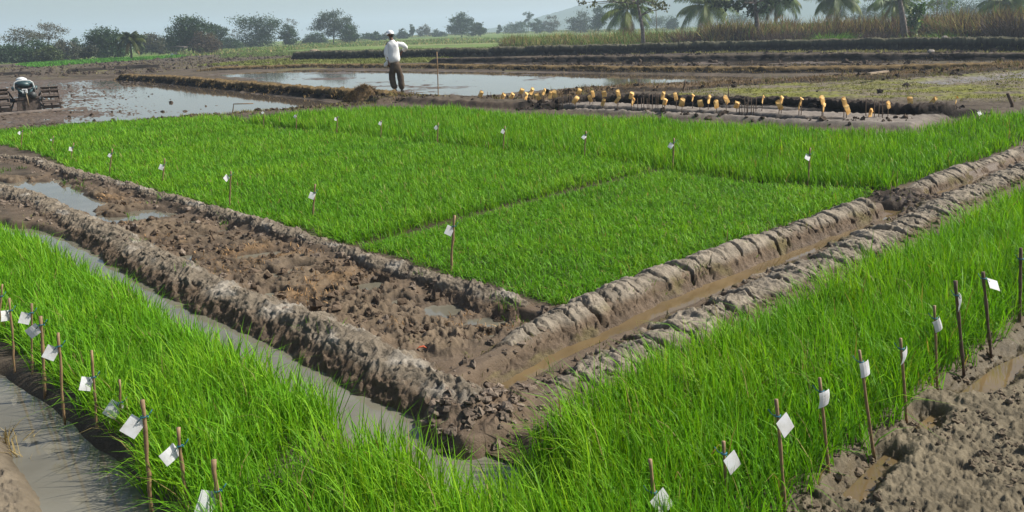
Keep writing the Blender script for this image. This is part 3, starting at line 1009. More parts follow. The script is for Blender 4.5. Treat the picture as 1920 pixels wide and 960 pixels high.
def rice(label, pts, h, dens, seed, curl=.35, bright=1.0, yellow=0.0, gaps=(), wk=1.0, zs=0.0, up=1.0, inset=-.07):
    poly = PW(pts)
    P = scatter(poly, lambda D: dens * np.minimum(1.0, (5.0 / D) ** 1.05), dens, inset)
    P = P[in_view(P, 5)]
    for gl, gw in gaps:
        d, a, s = line_dist(P[:, 0], P[:, 1], gl, gw * 2)
        P = P[(d + .05 * fbm(P[:, 0] * 3, P[:, 1] * 3, 2, 5)) > gw * rng.uniform(.6, 1.0, len(P))]
    x, y, sd = P.T
    n = len(x)
    D = np.hypot(x, y)
    patch = fbm(x * .9, y * .9, 4, seed)
    pf = fbm(x * 3.5, y * 3.5, 3, seed + 5)
    pc, al = x * .682 - y * .731, x * .731 + y * .682
    band = fbm(pc * 1.15, al * .12, 3, seed + 21)
    patch = patch + .8 * band
    hh = h * np.clip(rng.normal(1, .22, n), .5, 1.6) * (1 + .28 * patch + .18 * pf) * sm(-.10, .10, sd + .04)
    w = (.0030 + .00040 * D) * rng.uniform(.75, 1.3, n) * wk
    # neighbours bend together, edge plants lean outwards
    la = 2.6 + 1.6 * fbm(x * 1.3, y * 1.3, 3, seed + 9) + rng.normal(0, 1.5, n)
    lean = np.abs(rng.normal(.13, .13, n)) * up + .22 * sm(.14, 0, sd) * rng.uniform(0, 1.3, n)
    cu = np.clip(rng.gamma(1.6, curl * .62, n), 0, 1.15)
    g = np.array([.112, .292, .010]) * bright
    yv = np.clip(.6 * patch + .45 * pf + rng.normal(0, .40, n) + yellow, -1.2, 1.4)[:, None]
    col = g * (1 + .22 * rng.normal(0, 1, n)[:, None].clip(-2, 2)) * np.where(yv > 0, 1 + yv * np.array([.75, .22, .4]), 1 + yv * np.array([.35, .30, .1]))
    old = rng.uniform(0, 1, n) < .02
    col[old] = np.array([.30, .24, .09]) * rng.uniform(.7, 1.2, old.sum())[:, None]
    col = np.clip(col, .006, .6)
    z = terrain(x, y) - .01 + zs
    o = blade_mesh('rice_seedlings', x, y, z, hh, w, la, lean, cu, col * .92, M['blade'], coltip=np.clip(col * 1.08, 0, .7))
    tag(o, label, 'rice seedlings', 'beds of rice seedlings', 'stuff')
    return n


nb = 0
nb += rice('nearest central bed of curled green rice seedlings beside the cracked bank',
           [(1058, 566), (1350, 462), (1500, 407), (1625, 367), (1620, 357), (1500, 345, .0), (1440, 340, .0), (1285, 320, .0), (1200, 334), (1000, 379), (850, 417), (692, 464), (780, 488), (890, 522)], .095, 5200, 801, curl=.75, gaps=[(GAPS[1], .12), (GAPS[2], .32)])
nb += rice('middle central bed of green rice seedlings left of the diagonal gap',
           [(136, 316), (294, 355), (434, 394), (583, 432), (690, 460), (860, 411), (1000, 374), (1200, 329), (1278, 314), (1250, 312), (1095, 287), (943, 278), (820, 268), (640, 250), (585, 243), (400, 255), (250, 274), (120, 297)], .115, 4500, 821, curl=.55, yellow=.06, gaps=[(GAPS[0], .17), (GAPS[1], .12), (GAPS[2], .32)])
nb += rice('smaller far left bed of green rice seedlings below the flooded paddy',
           [(-120, 262), (0, 268), (60, 284), (115, 300), (250, 271), (400, 252), (575, 241), (585, 240), (440, 228), (418, 224), (300, 228), (200, 235), (0, 250), (-120, 258)], .125, 4200, 841, curl=.4, yellow=.1, gaps=[(GAPS[0], .17), (GAPS[2], .32)])
nb += rice('long back bed of tall green rice seedlings behind the row of tagged stakes',
           [(425, 226), (560, 241), (640, 251), (820, 270), (943, 281), (1095, 291), (1285, 323), (1440, 342), (1650, 354), (1672, 350), (1800, 307), (1905, 272), (1900, 252, .14), (1740, 250, .14), (1715, 240, .16), (1600, 240, .16), (1440, 230, .16), (1340, 227, .16), (1250, 219, .16), (1090, 214, .16), (960, 209, .16), (850, 197, .16), (700, 199, .16), (560, 206, .16), (440, 220, .16)],
           .185, 4000, 861, curl=.22, yellow=.12, gaps=[(GAPS[2], .04), (PW([(1745, 252), (1600, 272), (1420, 306)]), .10)], up=.8)
nb += rice('far right corner bed of dark green rice seedlings beside one white tag',
           [(1728, 243, .10), (1745, 248, .11), (1900, 249, .11), (2040, 249, .08), (2120, 190, .16), (1920, 205, .16), (1850, 212, .16), (1735, 234, .16)], .20, 2300, 881, curl=.22, up=.8)
FLP = [(30, 450), (100, 486), (200, 543), (330, 621), (480, 709), (588, 770), (648, 816), (620, 855), (560, 900), (500, 1000), (480, 1200), (440, 1180), (322, 945), (222, 825), (152, 767), (84, 705), (24, 645), (-70, 575), (-120, 500), (-60, 440)]
nb += rice('lower left bed of bright green rice seedlings between ditch and leaning stakes', FLP, .22, 4800, 901, curl=.30, bright=1.08, yellow=.16,
           inset=.0, gaps=[(PW([(690, 820), (560, 870), (470, 940)]), .05)])
FRP = [(690, 885), (780, 890), (860, 925), (960, 895), (1000, 858), (1080, 805), (1200, 742), (1330, 676), (1440, 626), (1560, 572), (1680, 508), (1800, 442), (1920, 388), (2060, 322), (2300, 330), (2050, 530), (1900, 596), (1842, 648), (1780, 690), (1682, 772), (1618, 832), (1530, 880), (1458, 945), (1400, 1060), (1380, 1250), (520, 1250), (540, 1000), (610, 880)]
nb += rice('lower right bed of tall bright green rice seedlings between bank and tagged stakes', FRP, .24, 4800, 921, curl=.27, bright=1.04, yellow=.10,
           inset=-.01, gaps=[(PW([(1545, 560), (1650, 580), (1780, 590), (1920, 560)]), .09)], up=.9)
print('blades', nb)


def tufts(name, label, spots, h, n_each, spread, col, mat, kind='stuff', cat='grass', wbase=.003, curl=.4, group=None, wd=.0004):
    X, Y, Hh, C = [], [], [], []
    for (x, y) in spots:
        D = math.hypot(x, y)
        k = max(3, int(n_each * rng.uniform(.5, 1.4)))
        X.append(x + rng.normal(0, spread, k)); Y.append(y + rng.normal(0, spread, k))
        Hh.append(h * rng.uniform(.4, 1.25) * rng.uniform(.6, 1.2, k))
        C.append(np.asarray(col) * rng.uniform(.6, 1.4) * rng.uniform(.75, 1.3, (k, 1)))
    X, Y, Hh, C = map(np.concatenate, (X, Y, Hh, C))
    n = len(X)
    D = np.hypot(X, Y)
    o = blade_mesh(name, X, Y, terrain(X, Y) - .01, Hh, (wbase + wd * D) * rng.uniform(.7, 1.3, n), rng.uniform(0, 6.28, n), np.abs(rng.normal(.25, .2, n)), rng.gamma(1.5, curl * .6, n).clip(0, 1.1), np.clip(C, .01, .6), mat)
    return tag(o, label, cat, group, kind)


def along(pl, n, half, jitter=1.0):
    t = rng.uniform(0, 1, n)
    i = np.interp(t, np.linspace(0, 1, len(pl)), np.arange(len(pl)))
    k = np.minimum(i.astype(int), len(pl) - 2)
    f = (i - k)[:, None]
    p = pl[k] * (1 - f) + pl[k + 1] * f
    return p + rng.normal(0, half, (n, 2))


def inside(poly, n, thr=None, fr=1.0, seed=0):
    lo, hi = poly.min(0), poly.max(0)
    x, y = rng.uniform(lo[0], hi[0], n), rng.uniform(lo[1], hi[1], n)
    k = poly_sd(x, y, poly) > 0
    if thr is not None:
        k &= fbm(x * fr, y * fr, 3, seed) > thr
    return np.stack([x[k], y[k]], 1)


FARL = PW([(-150, 128), (60, 124), (340, 108), (560, 102), (560, 124), (380, 128), (240, 142), (-150, 150)])
FARR = PW([(1000, 106), (1440, 100), (1920, 96), (2200, 92), (2200, 122), (1920, 128), (1440, 138), (1000, 127)])
OCH, OLV, GRN = (.24, .165, .07), (.17, .17, .05), (.085, .20, .02)
tufts('dry_grass', 'ochre dry grass along the crest of the bund left of the man', along(BUNDS[0][0], 520, .15), .12, 20, .10, OCH, M['dry'], curl=.5)
tufts('dry_grass', 'ochre dry grass along the bund across the far flooded paddy', along(BUNDS[3][0], 1500, .22), .13, 15, .18, (.22, .16, .07), M['dry'], curl=.5)
tufts('dry_grass', 'brown dry grass on the broken ridge right of the flooded paddy', along(BUNDS[4][0], 1300, .5), .12, 9, .12, (.19, .135, .075), M['dry'], curl=.5)
tufts('weeds', 'scattered green weeds on the broken ridge and banks', along(BUNDS[4][0], 60, .5), .20, 14, .12, OLV, M['dry'])
tufts('weeds', 'olive weeds and moss covering the field at the right', inside(OLIVE, 12000, -.05, .7, 90), .05, 9, .14, (.19, .19, .045), M['dry'], wbase=.004)
tufts('weeds', 'short green growth on the thin strip beyond the flooded paddy', inside(GREEN_STRIP, 8000, -.15, .2, 92), .16, 8, .25, (.17, .19, .05), M['dry'], wbase=.02)
tufts('weeds', 'bright green young crop in a thin strip at far left', inside(BRIGHT_STRIP, 9000), .24, 8, .25, (.075, .22, .02), M['dry'], wbase=.02)
tufts('weeds', 'patches of yellow green weeds below the long dark bund', np.vstack([along(RL([(1010, 104), (1200, 101), (1440, 98), (1920, 98)]), 420, .6), along(RL([(1840, 101), (1920, 100), (2000, 99)]), 200, .6)]), .18, 8, .2, (.20, .19, .06), M['dry'], wbase=.012)
tufts('dry_grass', 'sparse olive and tan grass on the bare soil at the left', inside(FARL, 2600, .05, .35, 93), .12, 9, .3, (.17, .15, .06), M['dry'], wbase=.008)
tufts('dry_grass', 'sparse tan grass between the dark bunds at the right', inside(FARR, 2600, .0, .4, 94), .11, 9, .25, (.17, .135, .07), M['dry'], wbase=.006)
mb = PW([(60, 335), (300, 392), (590, 478), (900, 570), (1000, 596), (850, 656), (560, 580), (250, 440), (130, 395)])
tufts('straw', 'short brown straw litter on the churned mud bed', inside(mb, 3200, -.05, .9, 145), .045, 10, .07, (.36, .22, .10), M['dry'], curl=.9, wbase=.002, cat='straw')
green_spots = np.array([G(a, b)[:2] for a, b in [(20, 320), (40, 316), (5, 324), (120, 338), (130, 342), (145, 348), (150, 352), (300, 378), (245, 400), (250, 406), (420, 408), (430, 412), (422, 420), (790, 520), (795, 528), (740, 500), (930, 575), (945, 590), (955, 560), (948, 565), (550, 645), (545, 650), (580, 660), (650, 640), (240, 470), (350, 520), (990, 600), (1040, 700), (1180, 560), (1230, 545), (1300, 520), (1340, 510), (1450, 470), (1400, 480), (1660, 655), (1590, 640)]])
tufts('weeds', 'small green weeds sprouting on the near mud banks', np.repeat(green_spots, 2, 0) + rng.normal(0, .05, (72, 2)), .10, 9, .04, (.11, .21, .03), M['blade'], wbase=.002)
tufts('weeds', 'fine weeds along the edges of the brown ditch', np.vstack([along(DITCH_R, 260, .22), along(DITCH_L, 120, .3)]), .045, 7, .03, (.15, .15, .05), M['dry'], wbase=.0015)
edge_strip = RL([(300, 221), (430, 213), (520, 206), (640, 198), (760, 189), (880, 190), (960, 196)], 0)
tufts('dry_grass', 'short tan and green grass on the strip below the man', along(edge_strip, 260, .25), .10, 12, .1, (.19, .17, .06), M['dry'], wbase=.003)
bl = np.array([G(a, b)[:2] for a, b in [(15, 800), (25, 810), (35, 830), (20, 790), (45, 835)]])
tufts('dry_grass', 'tan dry grass on the lower left mud beside the ditch', bl, .16, 14, .03, (.30, .23, .10), M['dry'], wbase=.003, curl=.6)
# loose crumbs of soil


def crumbs(name, label, spots, size, seed, col):
    base = np.array([[math.sin(t) * math.cos(a), math.sin(t) * math.sin(a), math.cos(t)] for t in (0.0001, .8, 1.57, 2.3) for a in np.arange(6) * 1.047])
    q = []
    for r in range(3):
        for k in range(6):
            q.append([r * 6 + k, (r + 1) * 6 + k, (r + 1) * 6 + (k + 1) % 6, r * 6 + (k + 1) % 6])
    q = np.array(q)
    n = len(spots)
    r3 = rng.uniform(.55, 1.25, (n, 1, 3)) * (size * rng.gamma(2.2, .42, n).clip(.3, 2.4))[:, None, None]
    D = rng.uniform(.55, 1.4, (n, 24, 1))
    V = base[None] * D * r3
    a = rng.uniform(0, 6.28, n)
    ca, sa = np.cos(a)[:, None], np.sin(a)[:, None]
    x = V[..., 0] * ca - V[..., 1] * sa
    y = V[..., 0] * sa + V[..., 1] * ca
    z0 = terrain(spots[:, 0], spots[:, 1])
    V = np.stack([x + spots[:, 0:1], y + spots[:, 1:2], V[..., 2] * .75 + (z0 + r3[:, 0, 2] * .15)[:, None]], -1).reshape(-1, 3)
    Q = (np.arange(n) * 24)[:, None, None] + q[None]
    C = np.repeat(np.asarray(col) * rng.uniform(.6, 1.3, (n, 1)), 24, 0)
    return tag(mesh_np(name, V, Q.reshape(-1, 4), None, M['bank'], None, C, False), label, 'mud clods', kind='stuff')


crumbs('mud_clods', 'dark and light clods strewn over the churned mud bed', np.vstack([inside(mb, 7000, -.25, 1.5, 31)]), .0175, 1, (.13, .095, .066))
crumbs('mud_clods', 'fine crumbs of wet mud on the lower right field', inside(LOWRIGHT_MUD, 60000, -.1, 2, 33)[:5000], .008, 2, (.19, .15, .105))
crumbs('mud_clods', 'crumbled soil along the near mud banks', np.vstack([along(RL(D2, .08), 1500, .15), along(RL(D1, .1), 500, .12), along(RL(D4, .1), 500, .12), along(RL(D3, .1), 160, .14), G(905, 770)[:2] + rng.normal(0, .2, (160, 2)), G(1690, 372)[:2] + rng.normal(0, .25, (120, 2))]), .016, 3, (.19, .15, .115))
crumbs('mud_clods', 'mud clods standing out of the shallow flooded paddy', np.vstack([inside(PW([(120, 160), (250, 160), (350, 190), (420, 196), (330, 215), (120, 222), (60, 200)]), 2600, .05, .8, 35), inside(PW([(-60, 155), (140, 155), (160, 230), (-60, 240)]), 900, -.1, .8, 36), along(RL([(0, 243), (150, 232), (300, 222), (430, 212), (600, 198)]), 240, .18)]), .03, 4, (.09, .068, .05))
crumbs('mud_clods', 'rough clods on the bare ploughed soil beyond the paddies', np.vstack([inside(FARL, 5200, -.15, .5, 37), inside(FARR, 2600, -.1, .5, 38)]), .085, 6, (.075, .057, .044))
edge_strip = RL([(300, 221), (430, 213), (520, 206), (640, 198), (760, 189), (880, 190), (960, 196)], 0)
crumbs('mud_clods', 'broken clods along the strip between paddies and rice beds', np.vstack([along(edge_strip, 1100, .3), along(RL([(880, 188), (1000, 183), (1100, 176)]), 400, .4), along(RL([(985, 204), (1250, 216), (1440, 228), (1600, 238), (1720, 230)]), 130, .16)]), .032, 7, (.085, .064, .048))
crumbs('mud_clods', 'dark lumps along the far bunds and the olive field', np.vstack([inside(OLIVE, 260, None), along(BUNDS[6][0], 160, .22), along(BUNDS[4][0], 420, .5), along(BUNDS[3][0], 200, .3)]), .045, 5, (.03, .024, .02))


# ------------------------------------------------------------------ leaf clouds, trees
def leaf_cloud(name, C, sig, per, size, col, parent=None, mat=None, flat=1.0, aspect=.5, droop=0.0):
    """C: clump centres (world or local); many small leaf faces spread round each"""
    n = len(C) * per
    P = np.repeat(C, per, 0) + rng.normal(0, 1, (n, 3)) * np.asarray(sig)
    a = rng.uniform(0, 6.283, n); b = rng.normal(0, .7, n) * flat - droop
    d = np.stack([np.cos(a) * np.cos(b), np.sin(a) * np.cos(b), np.sin(b)], 1)
    r = rng.normal(0, 1, (n, 3)); s = np.cross(d, r); s /= np.linalg.norm(s, axis=1)[:, None] + 1e-9
    L = size * rng.uniform(.6, 1.5, n)[:, None]
    W = L * aspect
    V = np.stack([P - d * L * .5, P + s * W * .5, P + d * L * .5, P - s * W * .5], 1).reshape(-1, 3)
    Q = np.arange(n * 4).reshape(-1, 4)
    cc = np.repeat(np.repeat(np.asarray(col) * rng.uniform(.65, 1.35, (len(C), 1)), per, 0) * rng.uniform(.7, 1.3, (n, 1)), 4, 0)
    return mesh_np(name, V, Q, None, mat or M['leaf'], parent, np.clip(cc, .004, .6), False)


def limbs(mb, base, top, r, targets, bend=.1, fork=.45, r_tip=.25):
    base, top = Vector(base), Vector(top)
    d = top - base
    j = Vector((rng.normal(0, bend), rng.normal(0, bend), 0)) * d.length * .3
    pts = [base, base + d * .35 + j, base + d * .7 + j * .6, top]
    mb.tube(pts, [r * 1.25, r, r * .85, r * r_tip * 1.6], 7)
    for t in targets:
        t = Vector(t)
        f = rng.uniform(fork, .95)
        s = base + d * f + j * .6
        m = s.lerp(t, .5) + Vector((rng.normal(0, .05), rng.normal(0, .05), .08)) * (t - s).length
        mb.tube([s, m, t], [r * .45, r * .3, r * .09], 5)


LEAFG = (.045, .075, .03)


def far_tree(name, label, cx, by, ty, hw, D, lobes, col=LEAFG, size=.42, n=46, per=22, trunk=.16, cat='tree', group=None, flatc=1.0, bark='bark', seed=0, sub=None, sigk=.14):
    """a tree set at distance D whose crown is a set of lobes (x, z, rx, rz) in units of its own half width / height"""
    d = ray(cx, by); d = d / d[1]
    x0, y0 = d[0] * D, D
    z0 = tz(x0, y0)
    k = D * math.hypot(1, d[0]) / F
    d2 = ray(cx, ty); ztop = EYE + d2[2] / d2[1] * D
    Hh = max(1.0, ztop - z0)
    W = hw * k
    e = empty(name, (x0, y0, z0 - .05))
    tag(e, label, cat, group)
    C = []
    tot = sum(l[2] * l[3] for l in lobes)
    for lx, lz, rx, rz in lobes:
        m = max(4, int(n * rx * rz / tot))
        u = rng.normal(0, 1, (m, 3)); u /= np.linalg.norm(u, axis=1)[:, None]
        u *= rng.uniform(.55, 1.0, (m, 1)) ** .6
        C.append(np.stack([lx * W + u[:, 0] * rx * W, u[:, 1] * rx * W * .8, lz * Hh + u[:, 2] * rz * Hh], 1))
    C = np.vstack(C)
    s = sigk * W
    cl = leaf_cloud('crown', C, (s, s, s * .75 * flatc), per, size, col, e, flat=.5 + .5 * flatc)
    mb = MB()
    top = C[:, 2].max() * .8
    tg = C[rng.choice(len(C), min(len(C), 9), False)]
    limbs(mb, (0, 0, -.2), (float(C[:, 0].mean()) * .5, 0, top), trunk * Hh / 7, [tuple(t) for t in tg], fork=.3)
    mb.build('trunk', M[bark], e, True)
    return e


ROUND = [(-.45, .45, .5, .3), (.4, .42, .5, .3), (0, .7, .55, .3), (-.1, .35, .7, .25)]
BUSH = [(-.4, .4, .55, .42), (.35, .45, .55, .45), (0, .62, .5, .36), (-.65, .25, .35, .25), (.65, .28, .35, .28)]
UMB = [(-.55, .72, .42, .06), (.1, .88, .45, .06), (.6, .78, .38, .06), (-.2, .66, .35, .05), (.3, .62, .3, .05), (-.1, .95, .3, .04)]
SPREAD = [(-.6, .55, .38, .10), (-.1, .85, .4, .12), (.45, .72, .42, .12), (.1, .6, .45, .12), (.6, .45, .38, .18), (-.35, .72, .3, .09), (.2, .95, .22, .06), (.0, .35, .3, .12)]
TALL = [(-.2, .35, .6, .25), (.2, .55, .6, .25), (0, .8, .45, .2)]
TEAL = (.033, .066, .022)
GRY = (.085, .085, .055)
RUS = (.10, .075, .05)
TG = 'trees beyond the fields'
T = [
    ('umbrella_tree', 'low wispy flat topped tree at the far left edge', 48, 116, 54, 36, 118, UMB, GRY, .30, 60, 16, .10),
    ('umbrella_tree', 'taller wispy flat topped tree with bare brown crown above the left bushes', 97, 114, 43, 34, 122, UMB, (.11, .10, .07), .28, 60, 16, .10),
    ('bushy_tree', 'dark bushy tree at the very left edge of the tree line', 12, 120, 82, 34, 105, BUSH, TEAL, .36, 60, 26, .1),
    ('bushy_tree', 'dark bushy tree below the wispy flat topped trees', 66, 119, 76, 34, 106, BUSH, TEAL, .36, 60, 26, .1),
    ('bushy_tree', 'olive dark bush with yellowish top right of the left edge', 92, 117, 86, 20, 103, BUSH, (.06, .085, .025), .32, 50, 24, .1),
    ('bushy_tree', 'grey green bushy tree in the dip before the first round tree', 126, 115, 73, 24, 116, BUSH, GRY, .34, 50, 24, .1),
    ('bushy_tree', 'small pale distant tree in the dip beside the first round tree', 148, 110, 70, 12, 190, ROUND, TEAL, .5, 24, 20, .1),
    ('broadleaf_tree', 'big dark round tree left of the palm with feathery top', 203, 112, 50, 40, 112, [(-.4, .45, .55, .35), (.35, .5, .6, .38), (-.1, .72, .55, .26), (.1, .3, .8, .25)], TEAL, .36, 90, 28, .12),
    ('bushy_tree', 'small leaning dark tree in front of the big round tree', 168, 113, 82, 18, 104, [(-.3, .5, .6, .25), (.3, .65, .5, .25), (-.5, .4, .4, .15)], (.055, .06, .035), .3, 36, 20, .2),
    ('bushy_tree', 'mixed grey green bush just right of the left palm', 284, 104, 60, 26, 135, BUSH, GRY, .4, 56, 24, .1),
    ('bushy_tree', 'low grey green bush between palm and tall round tree', 316, 101, 66, 26, 145, BUSH, (.065, .075, .04), .42, 50, 24, .1),
    ('broadleaf_tree', 'tall round tree with rusty brown right side standing in the meadow', 364, 101, 31, 44, 128, [(-.45, .5, .5, .26), (-.05, .78, .5, .2), (.3, .62, .5, .25), (-.2, .4, .7, .2)], TEAL, .4, 90, 28, .1),
    ('broadleaf_tree', 'rusty brown low tree leaning out of the tall round tree', 388, 99, 58, 26, 126, ROUND, RUS, .36, 50, 24, .1),
    ('broadleaf_tree', 'dark green tree behind the rusty tree', 409, 96, 44, 20, 165, [(-.3, .8, .6, .16), (.4, .7, .5, .2), (0, .5, .6, .25)], TEAL, .44, 40, 24, .1),
    ('bushy_tree', 'low dark hedge like bush right of the rusty tree', 425, 93, 71, 26, 170, BUSH, TEAL, .45, 50, 24, .1),
    ('umbrella_tree', 'thin pale almost bare tree left of the dark spreading tree', 443, 90, 54, 12, 190, UMB, (.10, .10, .075), .3, 22, 8, .08),
    ('spreading_tree', 'large dark tree with spreading left boughs and open gaps', 489, 86, 34, 44, 175, [(-.75, .93, .3, .1), (-.5, .72, .2, .1), (-.2, .85, .4, .12), (.3, .88, .45, .13), (.6, .7, .3, .15), (.0, .55, .3, .2), (.1, .3, .4, .3), (-.4, .28, .4, .25)], TEAL, .46, 90, 26, .13),
    ('bushy_tree', 'dark tree joined to the right of the large spreading tree', 541, 85, 46, 19, 180, [(0, .7, .6, .3), (.3, .4, .6, .3), (-.3, .4, .5, .25)], TEAL, .46, 44, 24, .1),
    ('umbrella_tree', 'tiny pale flat topped tree rising behind the dark trees', 548, 84, 33, 15, 240, UMB, (.10, .095, .07), .34, 30, 12, .06),
    ('bushy_tree', 'low bush left of the feathery acacia', 592, 81, 61, 22, 205, BUSH, TEAL, .5, 40, 24, .1),
    ('spreading_tree', 'feathery acacia with layered boughs left of the man', 624, 79, 22, 42, 190, SPREAD, (.05, .075, .04), .42, 110, 22, .12),
    ('bushy_tree', 'dark round tree under the right boughs of the feathery acacia', 656, 77, 47, 19, 186, ROUND, TEAL, .46, 40, 24, .1),
    ('bushy_tree', 'first small hazy bush left of the man', 690, 75, 60, 12, 260, BUSH, TEAL, .6, 24, 20, .1),
    ('bushy_tree', 'dark hazy bush close to the left of the man', 705, 74, 57, 9, 240, BUSH, TEAL, .6, 24, 20, .1),
    ('bushy_tree', 'hazy low bush directly behind the man', 728, 73, 60, 13, 260, BUSH, TEAL, .6, 24, 20, .1),
    ('bushy_tree', 'hazy bush just right of the head of the man', 755, 70, 54, 12, 270, BUSH, TEAL, .6, 24, 20, .1),
    ('bushy_tree', 'narrow pointed hazy tree right of the man', 772, 70, 45, 8, 280, TALL, TEAL, .6, 20, 20, .1),
    ('bushy_tree', 'pale grey hazy tree right of the pointed one', 796, 68, 46, 14, 300, ROUND, GRY, .6, 28, 18, .1),
    ('bushy_tree', 'low hazy bushes left of the dense tree pair', 822, 67, 53, 14, 300, BUSH, TEAL, .6, 26, 18, .1),
    ('broadleaf_tree', 'dense hazy round tree with wispy bamboo like top', 865, 65, 28, 25, 250, [(-.3, .55, .6, .35), (.3, .6, .6, .35), (.2, .9, .5, .14), (0, .3, .8, .3)], TEAL, .6, 60, 26, .1),
    ('bushy_tree', 'dark hazy tree attached right of the dense round tree', 896, 63, 41, 15, 245, ROUND, TEAL, .6, 34, 24, .1),
    ('bushy_tree', 'faint narrow tree beyond the meadow centre', 936, 62, 42, 7, 330, TALL, TEAL, .7, 16, 18, .1),
    ('bushy_tree', 'long low hazy thicket below the hill slope', 968, 61, 40, 22, 330, BUSH, TEAL, .7, 36, 20, .1),
    ('bushy_tree', 'faint round tree poking above the hazy thicket', 989, 60, 23, 11, 340, [(0, .85, .9, .14), (0, .5, .5, .2)], TEAL, .7, 18, 18, .1),
    ('bushy_tree', 'hazy round tree right of the thicket', 1007, 61, 36, 14, 300, ROUND, TEAL, .7, 28, 20, .1),
    ('bushy_tree', 'pale broad hazy tree under the middle of the hill', 1034, 61, 29, 18, 300, ROUND, GRY, .6, 34, 20, .1),
    ('bushy_tree', 'wide hazy tree with feathery top near the first coconut palm', 1088, 60, 22, 26, 260, ROUND, (.06, .075, .05), .6, 50, 22, .1),
    ('bushy_tree', 'dark hazy tree with pointed top touching the coconut palm', 1122, 60, 12, 18, 230, TALL, TEAL, .55, 46, 22, .1),
    ('bushy_tree', 'round blue hazy tree between the two left coconut palms', 1261, 57, 34, 11, 260, ROUND, TEAL, .6, 30, 22, .1),
    ('bushy_tree', 'pale hazy thicket behind the thin bare sapling', 1238, 58, 26, 26, 330, BUSH, TEAL, .7, 36, 20, .1),
    ('bushy_tree', 'hazy grey thicket between second palm and dark trunk', 1392, 50, 22, 36, 300, BUSH, TEAL, .7, 40, 20, .1),
    ('bushy_tree', 'dark blue hazy wood right of the fourth coconut palm', 1628, 45, 3, 32, 230, BUSH, TEAL, .55, 50, 24, .1),
    ('bushy_tree', 'dark hazy wood behind the pale sapling at right', 1770, 40, -14, 46, 200, BUSH, TEAL, .5, 70, 26, .1),
    ('bushy_tree', 'dark hazy wood at the far right edge', 1860, 38, -18, 50, 190, BUSH, TEAL, .5, 70, 26, .1),
]
for t in T:
    far_tree(t[0], t[1], t[2], t[3], t[4], t[5], t[6], t[7], t[8], t[9] * .66, int(t[10] * 1.4), int(t[11] * (1.5 if t[7] is UMB else 2.6)), t[12], group=TG, flatc=.75 if t[7] is UMB else .8, sigk=.13 if t[7] is UMB else .10 if t[7] is SPREAD else .15)


def palm(label, cx, by, cy, D, nf, length, dead=2, size=1.0, lean=0.0, group='coconut palms', name='coconut_palm', droopy=1.0, trunk_r=.13, tint=1.0):
    d = ray(cx, by); d = d / d[1]
    x0, y0 = d[0] * D, D
    z0 = tz(x0, y0)
    d2 = ray(cx, cy); zc = EYE + d2[2] / d2[1] * D - z0
    e = empty(name, (x0, y0, z0 - .05))
    tag(e, label, 'palm', group)
    mb = MB()
    pts = [(-lean * (1 - t) ** 2, 0, t * zc) for t in np.linspace(0, 1, 7)]
    mb.tube(pts, [trunk_r * (1.3 - .4 * t) for t in np.linspace(0, 1, 7)], 8)
    mb.build('trunk', M['bark'], e, True)
    V, Q, C = [], [], []

    def strip(a, b, wa, wb, side, col):
        k = len(V)
        V.extend([a - side * wa, a + side * wa, b + side * wb, b - side * wb]); Q.append([k, k + 1, k + 2, k + 3]); C.extend([col] * 4)
    for i in range(nf):
        az = 6.283 * (i * .381966) + rng.normal(0, .2)
        age = (i + .5) / nf                      # 0 young upright .. 1 old hanging
        el = math.radians(78 - 95 * age ** .8 * droopy + rng.normal(0, 7))
        L = length * rng.uniform(.85, 1.1) * (.75 + .25 * min(1, age * 3))
        isdead = i >= nf - dead
        if isdead: el = math.radians(-50 + rng.normal(0, 8)); L *= .85
        g = np.array([.085, .14, .024]) * tint * rng.uniform(.7, 1.25) if not isdead else np.array([.26, .16, .07]) * rng.uniform(.8, 1.2)
        if not isdead and rng.uniform() < .45: g = g * np.array([1.45, 1.15, .8])
        p = np.array([0, 0, zc]); dirh = np.array([math.cos(az), math.sin(az), 0]); sd = np.array([-math.sin(az), math.cos(az), 0])
        ns = 16
        for k in range(ns):
            u = k / ns
            e2 = el - (1.15 + .35 * age) * u ** 1.4 * (1 if not isdead else .5)
            dv = dirh * math.cos(e2) + np.array([0, 0, 1]) * math.sin(e2)
            q = p + dv * L / ns
            strip(p, q, .035 * (1 - u) + .01, .035 * (1 - u) + .008, sd, g * np.array([1.5, 1.25, .9]) if not isdead else g)
            if u > .12:
                up = np.cross(dv, sd)
                ll = L * .27 * math.sin(math.pi * min(1, .18 + .82 * u)) ** .6 + .08
                for s_ in (-1, 1):
                    for sub in (0, .33, .66):
                        b = p + dv * L / ns * sub
                        tip = b + (sd * s_ * .75 + dv * .55 + np.array([0, 0, -1]) * (.55 + .5 * age + rng.normal(0, .12))) * ll * rng.uniform(.8, 1.1)
                        mid = b * .45 + tip * .55 + np.array([0, 0, .12]) * ll
                        col = g * rng.uniform(.75, 1.3)
                        strip(b, mid, .02 * size, .026 * size, dv, col); strip(mid, tip, .026 * size, .006, dv, col)
            p = q
    mesh_np('crown', np.array(V), np.array(Q), None, M['leaf'], e, np.clip(np.array(C), .01, .5), False)
    return e


